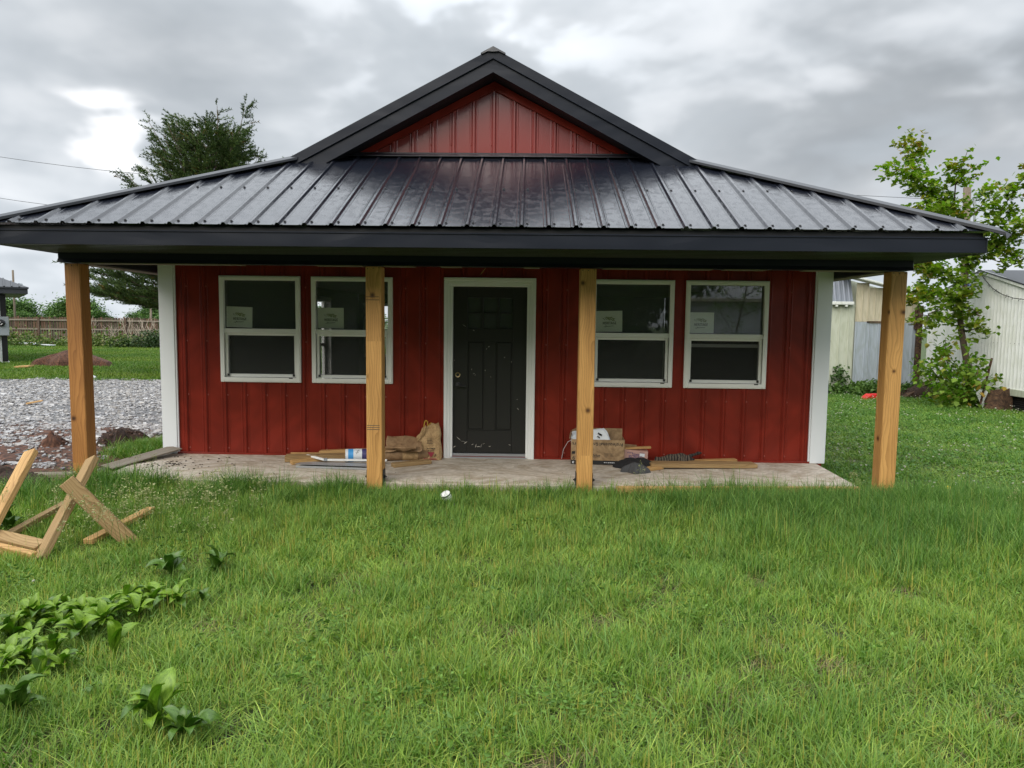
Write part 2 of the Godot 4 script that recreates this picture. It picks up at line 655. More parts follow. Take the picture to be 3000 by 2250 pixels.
# ------------------------------------------------------------------ ground
func land() -> void:
	var s := smooth_st()
	var xs := []
	var zs := []
	var v := -12.0
	while v <= 14.0:
		xs.append(v)
		v += 0.4
	for e in [20.0, 30.0, 50.0, 90.0, 160.0, 300.0, 500.0]:
		xs.append(e)
		xs.push_front(-e + 2.0)
	v = -14.0
	while v <= 8.0:
		zs.append(v)
		v += 0.4
	for e in [12.0, 20.0, 40.0, 90.0, 200.0, 500.0]:
		zs.append(e)
	for e in [-18.0, -26.0, -40.0, -70.0, -120.0, -220.0, -500.0]:
		zs.push_front(e)
	for i in xs.size() - 1:
		for j in zs.size() - 1:
			var p := []
			for q in [[0, 0], [1, 0], [1, 1], [0, 1]]:
				var x: float = xs[i + q[0]]
				var z: float = zs[j + q[1]]
				p.append(Vector3(x, ground_y(x, z), z))
			for k in [0, 1, 2, 0, 2, 3]:
				var g := smoothstep(-0.3, 0.35, nz.get_noise_2d(p[k].x, p[k].z))
				var c := Color(.10, .080, .036).lerp(Color(.08, .115, .026), 0.35 + 0.5 * g)
				if absf(p[k].x) > 18.0 or p[k].z < -20.0:
					c = Color(.075, .125, .03)
				s.set_color(c)
				s.add_vertex(p[k])
	structure(obj("ground", s, M.soil), "grassy soil of the yard around the house", "ground")

	# loose patch of turned red soil beside the slab
	s = smooth_st()
	sheet(s, Vector2(-12.0, -3.2), Vector2(-4.12, 1.6), 0.16, 0.006, 0.05, -5.0, -0.2, 4.0)
	structure(obj("dirt_patch", s, M.red_dirt), "strip of bare red-brown dirt left of the porch slab", "dirt")
	# crushed stone drive
	s = smooth_st()
	sheet(s, Vector2(-30.0, -11.6), Vector2(-4.3, -2.0), 0.3, 0.012, 0.03, 0, 0, 0)
	var gm: StandardMaterial3D = mat("gravel_bed", lin(.20, .20, .205), 0.9)
	gm.albedo_texture = M.soil.albedo_texture
	gm.uv1_triplanar = true
	gm.uv1_world_triplanar = true
	gm.uv1_scale = Vector3(3, 3, 3)
	structure(obj("gravel_drive", s, gm), "grey crushed stone drive behind the left post", "gravel")
	stones()
	slab()

func sheet(s: SurfaceTool, lo: Vector2, hi: Vector2, step: float, lift: float, rough: float, cx: float, cz: float, rad: float) -> void:
	var nx := int((hi.x - lo.x) / step)
	var ny := int((hi.y - lo.y) / step)
	for i in nx:
		for j in ny:
			var p := []
			var keep := true
			for q in [[0, 0], [1, 0], [1, 1], [0, 1]]:
				var x = lo.x + (i + q[0]) * step
				var z = lo.y + (j + q[1]) * step
				var edge := minf(minf(x - lo.x, hi.x - x), minf(z - lo.y, hi.y - z))
				if edge + nz.get_noise_2d(x * 3.0, z * 3.0) * 1.2 < 0.15:
					keep = false
				p.append(Vector3(x, ground_y(x, z) + lift + absf(nz2.get_noise_2d(x * 9.0, z * 9.0)) * rough, z))
			if keep:
				quad(s, p[0], p[1], p[2], p[3], Vector3.UP)

func stone_mesh() -> ArrayMesh:
	var s := new_st()
	var t := []
	for q in [[-1, -1, -1], [1, -1, -1], [1, -1, 1], [-1, -1, 1], [-1, 1, -1], [1, 1, -1], [1, 1, 1], [-1, 1, 1]]:
		t.append(Vector3(q[0] * rf(.5, 1.0), q[1] * rf(.3, .7), q[2] * rf(.5, 1.0)) * 0.5)
	for f in [[0, 1, 2, 3], [4, 5, 6, 7], [0, 1, 5, 4], [1, 2, 6, 5], [2, 3, 7, 6], [3, 0, 4, 7]]:
		var mid := Vector3.ZERO
		for k in f:
			mid += t[k]
		face(s, [t[f[0]], t[f[1]], t[f[2]], t[f[3]]], mid)
	return done(s)

func stones() -> void:
	var root := group_node("crushed_stone", self)
	root.set_meta("kind", "stuff")
	tag(root, "loose grey crushed stone spread over the drive behind the left post", "gravel")
	for vr in 3:
		var mesh := stone_mesh()
		var places := []
		var tints := []
		for i in 21000:
			var x := rf(-13.5, -4.3)
			var z := rf(-11.4, 0.9)
			var stone := smoothstep(0.5, -1.3, z + nz.get_noise_2d(x * 2.0, z * 2.0) * 2.2)
			if rng.randf() > maxf(stone, 0.16):
				continue
			if nz.get_noise_2d(x * 2.0 + 60.0, z * 2.0) > 0.28 and z > -5.5 and rng.randf() < 0.8:
				continue
			if x > -4.2 and z > -0.2:
				continue
			var sz := rf(.018, .058) * (1.0 if rng.randf() < 0.93 else 1.7)
			var b := Basis(Vector3(rf(-1, 1), rf(-1, 1), rf(-1, 1)).normalized(), rf(0, TAU)).scaled(Vector3.ONE)
			var yb := Basis(Vector3.UP, rf(0, TAU))
			b = yb * Basis(Vector3.RIGHT, rf(-.5, .5)) * Basis.from_scale(Vector3(rf(.9, 1.5), rf(.5, .9), 1.0) * sz)
			places.append(Transform3D(b, Vector3(x, ground_y(x, z) + rf(.012, .035), z)))
			var g := rf(.19, .37)
			if rng.randf() < 0.15:
				g *= 1.5
			var warm := rf(-.01, .035)
			tints.append(Color(g + warm, g + warm * .5, g + .008 - warm * .3))
		many("stones", mesh, M.stone, places, tints, root)

func slab_y(z: float) -> float:
	return 0.03 - 0.025 * z

func slab() -> void:
	var s := new_st()
	# three pours with a saw-cut joint between them
	var cuts := [-4.12, -1.42, 1.59, 3.45]
	for i in 3:
		var a: float = cuts[i] + (0.003 if i > 0 else 0.0)
		var b: float = cuts[i + 1] - (0.003 if i < 2 else 0.0)
		box(s, Transform3D(Basis(Vector3.RIGHT, 0.025), Vector3((a + b) / 2, -.095, .57)), Vector3(b - a, .22, 1.28), 0.006)
	box(s, Transform3D(Basis(Vector3.RIGHT, 0.025), Vector3(-.34, -.105, .57)), Vector3(7.54, .22, 1.27), 0.004)
	var o := obj("porch_slab", s, M.concrete)
	structure(o, "buff concrete slab of the front porch with a saw-cut joint", "slab")
	# crumbs of mud on the left end
	var mesh := stone_mesh()
	var pl := []
	var tn := []
	for i in 150:
		var a := rf(0, TAU)
		var r := absf(rng.randfn(0, 0.28))
		pl.append(Transform3D(Basis(Vector3.UP, rf(0, TAU)).scaled(Vector3(1, .5, 1) * rf(.006, .024)), Vector3(-3.72 + cos(a) * r * 1.5, slab_y(0.55 + sin(a) * r) + .003, 0.55 + sin(a) * r)))
		tn.append(Color(.03, .02, .015))
	for i in 60:
		var zz := rf(.1, 1.1)
		pl.append(Transform3D(Basis(Vector3.UP, rf(0, TAU)).scaled(Vector3(1, .5, 1) * rf(.004, .012)), Vector3(rf(-3.2, 3.2), slab_y(zz) + .003, zz)))
		tn.append(Color(.22, .17, .12) * rf(.4, 1.4))
	var mm := many("mud_crumbs", mesh, M.stone, pl, tn)
	tag(mm, "dark crumbs of mud scattered on the left end of the porch slab", "mud crumbs")

# ------------------------------------------------------------------ house
func rib_h(s: float, phase: float, pitch: float) -> float:
	var f := fposmod(s - phase + pitch * 0.5, pitch) - pitch * 0.5
	var a := absf(f)
	if a < 0.0095:
		return 0.019
	if a < 0.0235:
		return 0.019 * (0.0235 - a) / 0.014
	for c in [-pitch / 6.0, pitch / 6.0]:
		var m := absf(f - c * 1.0)
		if m < 0.004:
			return 0.0035
		if m < 0.010:
			return 0.0035 * (0.010 - m) / 0.006
	return 0.0

func breaks(a: float, b: float, phase: float, pitch: float, extra: Array = []) -> Array:
	var out := [a, b]
	var k := int(floor((a - phase) / pitch)) - 1
	while phase + k * pitch < b + pitch:
		var c := phase + k * pitch
		for d in [-.0235, -.0095, .0095, .0235, pitch / 6 - .010, pitch / 6 - .004, pitch / 6 + .004, pitch / 6 + .010, -pitch / 6 - .010, -pitch / 6 - .004, -pitch / 6 + .004, -pitch / 6 + .010]:
			if c + d > a and c + d < b:
				out.append(c + d)
		k += 1
	for e in extra:
		if e > a and e < b:
			out.append(e)
	out.sort()
	return out

# ribbed sheet in the plane O + S*s + T*t, raised along N; spans: for a middle s returns the list of [t0 at a, t1 at a, t0 at b, t1 at b]
func strip(s: SurfaceTool, o: Vector3, sv: Vector3, tv: Vector3, nv: Vector3, a: float, b: float, ha: float, hb: float, la: float, ua: float, lb: float, ub: float) -> void:
	if ua <= la + 0.001 and ub <= lb + 0.001:
		return
	var p := [o + sv * a + tv * la + nv * ha, o + sv * b + tv * lb + nv * hb, o + sv * b + tv * maxf(ub, lb) + nv * hb, o + sv * a + tv * maxf(ua, la) + nv * ha]
	var n := nv - sv * ((hb - ha) / maxf(b - a, 0.0005)) * 0.5
	face(s, p, n, [Vector2(a, la), Vector2(b, lb), Vector2(b, maxf(ub, lb)), Vector2(a, maxf(ua, la))])

const OPENINGS := [[-3.355, -2.460, .89, 2.067], [-2.303, -1.412, .89, 2.067], [.875, 1.771, .89, 2.067], [1.929, 2.823, .89, 2.067], [-.74, .166, .0, 2.02]]

func hip_z(dx: float) -> float:
	return maxf(0.0, 0.30 + (absf(dx) - 2.18) * (1.77 / 2.05))

func skirt_y(z: float) -> float:
	return 2.385 + 0.507 * (2.07 - z)

func main_y(dx: float) -> float:
	var d := absf(dx)
	if d < 2.18:
		return 4.45 - 0.523 * d
	return 3.31 - 0.451 * (d - 2.18)

func house() -> void:
	var h := thing("house", "small red metal-sided house with black metal roof and a porch on four posts", "house")
	# --- front wall, one part for each three-foot sheet
	var x := HL + 0.02
	var ph := -2.8767
	var edges := [HL]
	var k := 0
	while true:
		var e := ph - 0.9144 + k * 0.9144
		if e > HR:
			break
		if e > HL + 0.1:
			edges.append(e)
		k += 1
	edges.append(HR)
	var op_edges := []
	for o in OPENINGS:
		op_edges.append(o[0])
		op_edges.append(o[1])
	for i in edges.size() - 1:
		var s := new_st()
		var bs := breaks(edges[i], edges[i + 1], ph, 0.2286, op_edges)
		for j in bs.size() - 1:
			var a: float = bs[j]
			var b: float = bs[j + 1]
			var mid := (a + b) / 2
			var top := 2.23
			var low := 0.035
			var ha := rib_h(a, ph, .2286)
			var hb := rib_h(b, ph, .2286)
			var cut: Array = []
			for o in OPENINGS:
				if mid > o[0] and mid < o[1]:
					cut = o
			if cut.is_empty():
				strip(s, Vector3.ZERO, Vector3.RIGHT, Vector3.UP, Vector3.BACK, a, b, ha, hb, low, top, low, top)
			else:
				strip(s, Vector3.ZERO, Vector3.RIGHT, Vector3.UP, Vector3.BACK, a, b, ha, hb, cut[3], top, cut[3], top)
				if cut[2] > low:
					strip(s, Vector3.ZERO, Vector3.RIGHT, Vector3.UP, Vector3.BACK, a, b, ha, hb, low, cut[2], low, cut[2])
		obj("wall_panel", s, M.red_metal, h)
	# side walls
	for sd in [-1, 1]:
		var s := new_st()
		var xx := HL if sd < 0 else HR
		var zb := breaks(-8.9, 0.0, -0.1, 0.2286, [-6.4, -5.5, -8.2, -7.5])
		for j in zb.size() - 1:
			var a: float = zb[j]
			var b: float = zb[j + 1]
			var mid := (a + b) / 2
			var lo := 0.035
			if sd < 0 and mid > -6.4 and mid < -5.5:
				lo = 2.0
			strip(s, Vector3(xx, 0, 0), Vector3.BACK, Vector3.UP, Vector3(sd, 0, 0), a, b, rib_h(a, -.1, .2286), rib_h(b, -.1, .2286), lo, 2.23, lo, 2.23)
		obj("side_wall", s, M.red_metal, h)
	# the framed core behind the sheets, with openings
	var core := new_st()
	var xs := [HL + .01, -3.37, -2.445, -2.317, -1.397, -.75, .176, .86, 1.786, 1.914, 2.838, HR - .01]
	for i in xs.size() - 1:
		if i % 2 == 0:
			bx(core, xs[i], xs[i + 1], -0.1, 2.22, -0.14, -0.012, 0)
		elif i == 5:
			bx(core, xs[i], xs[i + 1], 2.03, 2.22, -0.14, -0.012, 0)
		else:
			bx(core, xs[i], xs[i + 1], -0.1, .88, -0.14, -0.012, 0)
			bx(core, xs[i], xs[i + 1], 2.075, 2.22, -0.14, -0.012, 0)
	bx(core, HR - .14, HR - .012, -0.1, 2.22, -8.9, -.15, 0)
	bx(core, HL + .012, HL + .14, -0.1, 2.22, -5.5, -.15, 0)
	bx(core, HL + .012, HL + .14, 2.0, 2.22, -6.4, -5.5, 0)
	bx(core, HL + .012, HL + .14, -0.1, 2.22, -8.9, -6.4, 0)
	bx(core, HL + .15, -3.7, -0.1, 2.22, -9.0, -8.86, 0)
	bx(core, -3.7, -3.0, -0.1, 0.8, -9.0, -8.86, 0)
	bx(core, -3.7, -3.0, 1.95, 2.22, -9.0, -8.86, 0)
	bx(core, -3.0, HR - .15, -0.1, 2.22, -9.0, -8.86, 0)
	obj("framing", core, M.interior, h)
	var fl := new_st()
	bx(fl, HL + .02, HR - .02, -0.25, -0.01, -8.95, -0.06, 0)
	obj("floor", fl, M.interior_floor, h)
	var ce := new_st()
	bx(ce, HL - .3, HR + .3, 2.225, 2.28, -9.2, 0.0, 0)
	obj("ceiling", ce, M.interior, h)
	var bd := new_st()
	for q in [[-5.5, -5.44], [-6.46, -6.4]]:
		bx(bd, HL - .02, HL + .17, 0.0, 2.06, q[0], q[1])
	bx(bd, HL - .02, HL + .17, 1.96, 2.06, -6.4, -5.5)
	bx(bd, HL + .02, HL + .07, 0.02, 0.35, -6.4, -5.5)
	bx(bd, HL + .02, HL + .07, 0.02, 1.96, -5.62, -5.5)
	bx(bd, HL + .02, HL + .07, 0.02, 1.96, -6.4, -6.28)
	bx(bd, HL + .02, HL + .07, 1.08, 1.14, -6.28, -5.62)
	obj("back_door_frame", bd, M.vinyl, h)
	var bw := new_st()
	for q in [[-3.76, -3.69], [-3.01, -2.94], [-3.37, -3.33]]:
		bx(bw, q[0], q[1], .74, 2.0, -8.88, -8.8)
	for q in [[.74, .8], [1.95, 2.01], [1.36, 1.4]]:
		bx(bw, -3.69, -3.01, q[0], q[1], -8.88, -8.8)
	obj("back_window_frame", bw, M.vinyl, h)
	# trims
	var s := new_st()
	bx(s, HL + .01, HR - .01, 0.0, 0.05, 0.004, 0.028, 0.004)
	var bt := obj("base_trim", s, M.red_metal, h)
	bt.name = "base_trim"
	for sd in [-1, 1]:
		var c := new_st()
		var e := HL if sd < 0 else HR
		bx(c, e - sd * .148, e + sd * .022, 0.03, 2.2, 0.020, 0.034, 0.003)
		bx(c, e + sd * .006, e + sd * .024, 0.03, 2.2, -.15, 0.019, 0.003)
		bx(c, e - sd * .166, e - sd * .149, 0.03, 2.2, 0.003, 0.024, 0.002)
		obj("corner_trim", c, M.white_metal, h)
	s = new_st()
	for r in [0.10, 0.72, 1.34, 1.96]:
		var n0 := 0
		for i in 34:
			var sx := ph - 1.1430 + 0.03 + i * .2286
			if sx < HL + .2 or sx > HR - .2:
				continue
			var inside := false
			for o in OPENINGS:
				if sx > o[0] - .06 and sx < o[1] + .06 and r > o[2] - .1:
					inside = true
			if not inside:
				lathe(s, [Vector2(0, .010), Vector2(.008, .007), Vector2(.011, 0)], Transform3D(Basis(Vector3.RIGHT, PI / 2), Vector3(sx, r, .001)), 6)
	obj("wall_screws", s, M.red_screw, h).set_meta("kind", "stuff")
	# --- windows
	window(h, -3.3705, 0, -0.03)
	window(h, -2.3174, 0, 0.0)
	window(h, .860, 0, 0.02)
	window(h, 1.9141, 1, 0.0)
	door(h)
	roof(h)
	posts(h)

func window(h: Node3D, x0: float, slid: int, tilt: float) -> void:
	var w := group_node("window", h)
	var x1 := x0 + .9255
	var y0 := .8736
	var y1 := 2.0828
	var s := new_st()
	# flange with mitred look: outer flat and a raised inner lip
	bx(s, x0, x0 + .042, y0, y1, -.03, .036)
	bx(s, x1 - .042, x1, y0, y1, -.03, .036)
	bx(s, x0 + .042, x1 - .042, y1 - .044, y1, -.03, .036)
	bx(s, x0 + .042, x1 - .042, y0, y0 + .050, -.03, .036)
	bx(s, x0 + .012, x0 + .05, y0 + .012, y1 - .012, .036, .044)
	bx(s, x1 - .05, x1 - .012, y0 + .012, y1 - .012, .036, .044)
	bx(s, x0 + .05, x1 - .05, y1 - .052, y1 - .012, .036, .044)
	bx(s, x0 + .05, x1 - .05, y0 + .012, y0 + .055, .036, .044)
	obj("frame", s, M.vinyl, w)
	var my := y0 + (y1 - y0) * .485
	s = new_st()
	bx(s, x0 + .043, x1 - .043, my - .026, my + .026, -.028, .026)
	obj("meeting_rail", s, M.vinyl, w)
	s = new_st()
	var li := y0 + .056
	bx(s, x0 + .051, x0 + .080, li, my - .028, -.05, .012)
	bx(s, x1 - .080, x1 - .051, li, my - .028, -.05, .012)
	bx(s, x0 + .081, x1 - .081, li, li + .036, -.05, .004)
	bx(s, x0 + .081, x1 - .081, my - .052, my - .028, -.05, .004)
	if slid == 1:
		bx(s, x0 + .081, x1 - .081, my - .125, my - .088, -.06, -.035)
	obj("sash", s, M.vinyl, w)
	s = new_st()
	bx(s, x0 + .043, x1 - .043, my + .027, y1 - .045, -.020, -.016, 0)
	obj("pane", s, M.glass, w)
	if slid == 0:
		s = new_st()
		bx(s, x0 + .081, x1 - .081, li + .037, my - .053, -.046, -.042, 0)
		obj("pane", s, M.glass, w)
	s = new_st()
	quad(s, Vector3(x0 + .08, li + .03, -.012), Vector3(x1 - .08, li + .03, -.012), Vector3(x1 - .08, my - .05, -.012), Vector3(x0 + .08, my - .05, -.012), Vector3.BACK)
	obj("screen", s, M.screen_mesh, w)
	for q in [x0 + .07, x1 - .10]:
		s = new_st()
		bx(s, q, q + .026, li + .012, li + .038, .013, .019)
		obj("screen_corner", s, M.iron, w)
	s = new_st()
	bx(s, x1 - .135, x1 - .09, li - .012, li - .002, .045, .05)
	obj("latch", s, M.iron, w)
	# maker's sheet taped inside the glass
	var sh := new_st()
	var ink := new_st()
	var ol := new_st()
	var o := Vector3(x0 + .205, my + .155, -.028)
	if x0 > 1.8:
		o = Vector3(x0 + .185, my + .15, -.028)
	var b := Basis(Vector3.BACK, tilt)
	var hw := .150
	var hh := .118
	var xf := Transform3D(b, o)
	quad(sh, xf * Vector3(-hw, -hh, 0), xf * Vector3(hw, -hh, 0), xf * Vector3(hw, hh, 0), xf * Vector3(-hw, hh, 0), Vector3.BACK)
	letters(ink, "HERITAGE", Transform3D(b, xf * Vector3(0.005, -.020, .002)), .030, true, false, .152)
	for q in [[-.048, -.068, -.036, -.046], [-.036, -.046, -.030, -.056]]:
		quad(ink, xf * Vector3(q[0], q[1], .0022), xf * Vector3(q[0] + .006, q[1], .0022), xf * Vector3(q[2] + .006, q[3], .0022), xf * Vector3(q[2], q[3], .0022), Vector3.BACK)
	for q in [[-.03, -.056, .05, -.052], [-.06, -.060, -.05, -.057]]:
		quad(ink, xf * Vector3(q[0], q[1] - .003, .0022), xf * Vector3(q[2], q[3] - .002, .0022), xf * Vector3(q[2], q[3] + .003, .0022), xf * Vector3(q[0], q[1] + .002, .0022), Vector3.BACK)
	# roof-line emblem of slanted strokes and gables
	for q in [[-.035, .052, .01, .012, .009], [-.05, .045, -.02, .018, .006], [-.015, .05, .02, .03, .008], [.02, .05, .045, .032, .008], [.045, .032, .07, .03, .006], [-.01, .03, .03, .05, .006], [.03, .012, .065, .014, .008], [.012, .034, .014, .015, .007], [.05, .034, .052, .016, .007], [.03, .03, .031, .018, .012]]:
		var pa := Vector2(q[0], q[1])
		var pb := Vector2(q[2], q[3])
		var nn: Vector2 = (pb - pa).orthogonal().normalized() * q[4] * .5
		quad(ol, xf * Vector3(pa.x - nn.x, pa.y - nn.y, .0024), xf * Vector3(pb.x - nn.x, pb.y - nn.y, .0024), xf * Vector3(pb.x + nn.x, pb.y + nn.y, .0024), xf * Vector3(pa.x + nn.x, pa.y + nn.y, .0024), Vector3.BACK)
	for q in [[-.07, .04, -.062, .024, .006], [-.052, .022, -.046, .018, .008]]:
		var pa := Vector2(q[0], q[1])
		var pb := Vector2(q[2], q[3])
		var nn: Vector2 = (pb - pa).orthogonal().normalized() * q[4] * .5
		quad(ink, xf * Vector3(pa.x - nn.x, pa.y - nn.y, .0024), xf * Vector3(pb.x - nn.x, pb.y - nn.y, .0024), xf * Vector3(pb.x + nn.x, pb.y + nn.y, .0024), xf * Vector3(pa.x + nn.x, pa.y + nn.y, .0024), Vector3.BACK)
	multi("label_sheet", [[sh, M.paper_white], [ink, M.ink], [ol, M.olive_ink]], w)

func door(h: Node3D) -> void:
	var d := group_node("door", h)
	var x0 := -.7069
	var x1 := .1343
	var y0 := .085
	var y1 := 1.99
	var s := new_st()
	# casing in three steps
	for q in [[.098, .060, .0, .046], [.060, .028, .0, .038], [.028, 0.0, -.1, .030]]:
		bx(s, x0 - q[0], x0 - q[1], 0.0, y1 + q[1], q[2], q[3], .004)
		bx(s, x1 + q[1], x1 + q[0], 0.0, y1 + q[1], q[2], q[3], .004)
		bx(s, x0 - q[0], x1 + q[0], y1 + q[1], y1 + q[0], q[2], q[3] + .0015, .004)
	obj("casing", s, M.casing, d)
	s = new_st()
	bx(s, x0 - .02, x1 + .02, 0.0, .045, -.1, .035, .006)
	bx(s, x0, x1, .045, .078, -.09, .005, .004)
	obj("threshold", s, M.galvanised, d)
	var w := x1 - x0
	var px := [x0 + .165, x0 + .165 + .155, x0 + .165 + .18, x0 + .165 + .335, x0 + .165 + .36, x0 + .165 + .515]
	var py := [1.515, 1.685, 1.70, 1.865]
	s = new_st()
	var zf := -.022
	var zb := -.066
	# stiles, rails, muntins
	bx(s, x0 + .003, px[0], y0, y1 - .003, zb, zf, .003)
	bx(s, px[5], x1 - .003, y0, y1 - .003, zb, zf, .003)
	bx(s, px[0], px[5], py[3], y1 - .003, zb, zf - .0005, .003)
	bx(s, px[0], px[5], 1.375, py[0], zb, zf - .0005, .003)
	bx(s, px[0], px[5], y0, .345, zb, zf - .0005, .003)
	var cx = (px[0] + px[5]) / 2
	bx(s, cx - .065, cx + .065, .345, 1.375, zb, zf - .001, .003)
	for q in [1, 3]:
		bx(s, px[q], px[q + 1], py[0], py[3], zb + .004, zf - .004, .003)
	for q in [0, 2, 4]:
		bx(s, px[q], px[q + 1], py[1], py[2], zb + .004, zf - .004, .003)
	obj("leaf", s, M.door_paint, d)
	for q in [[px[0], cx - .065], [cx + .065, px[5]]]:
		s = new_st()
		bx(s, q[0] + .012, q[1] - .012, .357, 1.363, zb + .01, zf - .006, .008)
		bx(s, q[0], q[1], .345, 1.375, zb + .006, zf - .014, 0)
		obj("panel", s, M.door_paint, d)
	for i in 3:
		for j in 2:
			s = new_st()
			bx(s, px[i * 2] + .001, px[i * 2 + 1] - .001, py[j * 2] + .001, py[j * 2 + 1] - .001, -.048, -.044, 0)
			obj("pane", s, M.glass, d)
	s = new_st()
	var rx := Transform3D(Basis(Vector3.RIGHT, PI / 2), Vector3(x0 + .055, .985, zf))
	lathe(s, [Vector2(.018, .0), Vector2(.031, .0), Vector2(.031, .006), Vector2(.026, .010), Vector2(.020, .008), Vector2(.018, 0)], rx, 20)
	obj("lock_bore", s, M.brass, d)
	s = new_st()
	rx = Transform3D(Basis(Vector3.RIGHT, PI / 2), Vector3(x0 + .055, .865, zf))
	lathe(s, [Vector2(.034, .0), Vector2(.034, .008), Vector2(.014, .014), Vector2(.012, .045), Vector2(0, .05)], rx, 16)
	bar(s, Vector3(x0 + .055, .865, zf + .04), Vector3(x0 + .155, .855, zf + .045), .016, .02, Vector3.UP, .005)
	obj("handle", s, M.iron, d)
	s = new_st()
	for q in [[.13, 1.545, .06, -.55], [.235, 1.495, .02, -.6], [.41, 1.31, .02, .3], [.385, 1.285, .012, .9], [.59, 1.19, .012, .2], [.67, 1.14, .012, 1.0], [.215, 1.05, .02, 1.2], [.24, 1.0, .03, .2], [.255, .985, .02, 1.1], [.37, 1.04, .018, 1.3], [.435, .965, .012, 1.5], [.015, 1.15, .02, 1.2], [.74, .71, .02, 0], [.75, .6, .03, -.9], [.07, .245, .07, -.7], [.12, .215, .06, -.1], [.23, .18, .03, .5], [.27, .165, .05, 1.3], [.33, .165, .05, 1.4], [.36, .19, .04, .4], [.30, .155, .05, 0], [.43, .16, .03, .1], [.02, .15, .05, .5], [.15, .20, .05, .6], [.66, .18, .03, -.3]]:
		var c := Vector3(x0 + q[0], q[1], zf + .0012)
		var dv = Vector3(cos(q[3]), sin(q[3]), 0) * q[2] * .5
		var nv := Vector3(-sin(q[3]), cos(q[3]), 0) * rf(.0012, .004)
		face(s, [c - dv, c - dv * .2 - nv, c + dv, c + dv * .3 + nv * 1.3, c - dv * .5 + nv], Vector3.BACK)
	obj("paint_scuffs", s, M.bare_paint, d).set_meta("kind", "stuff")

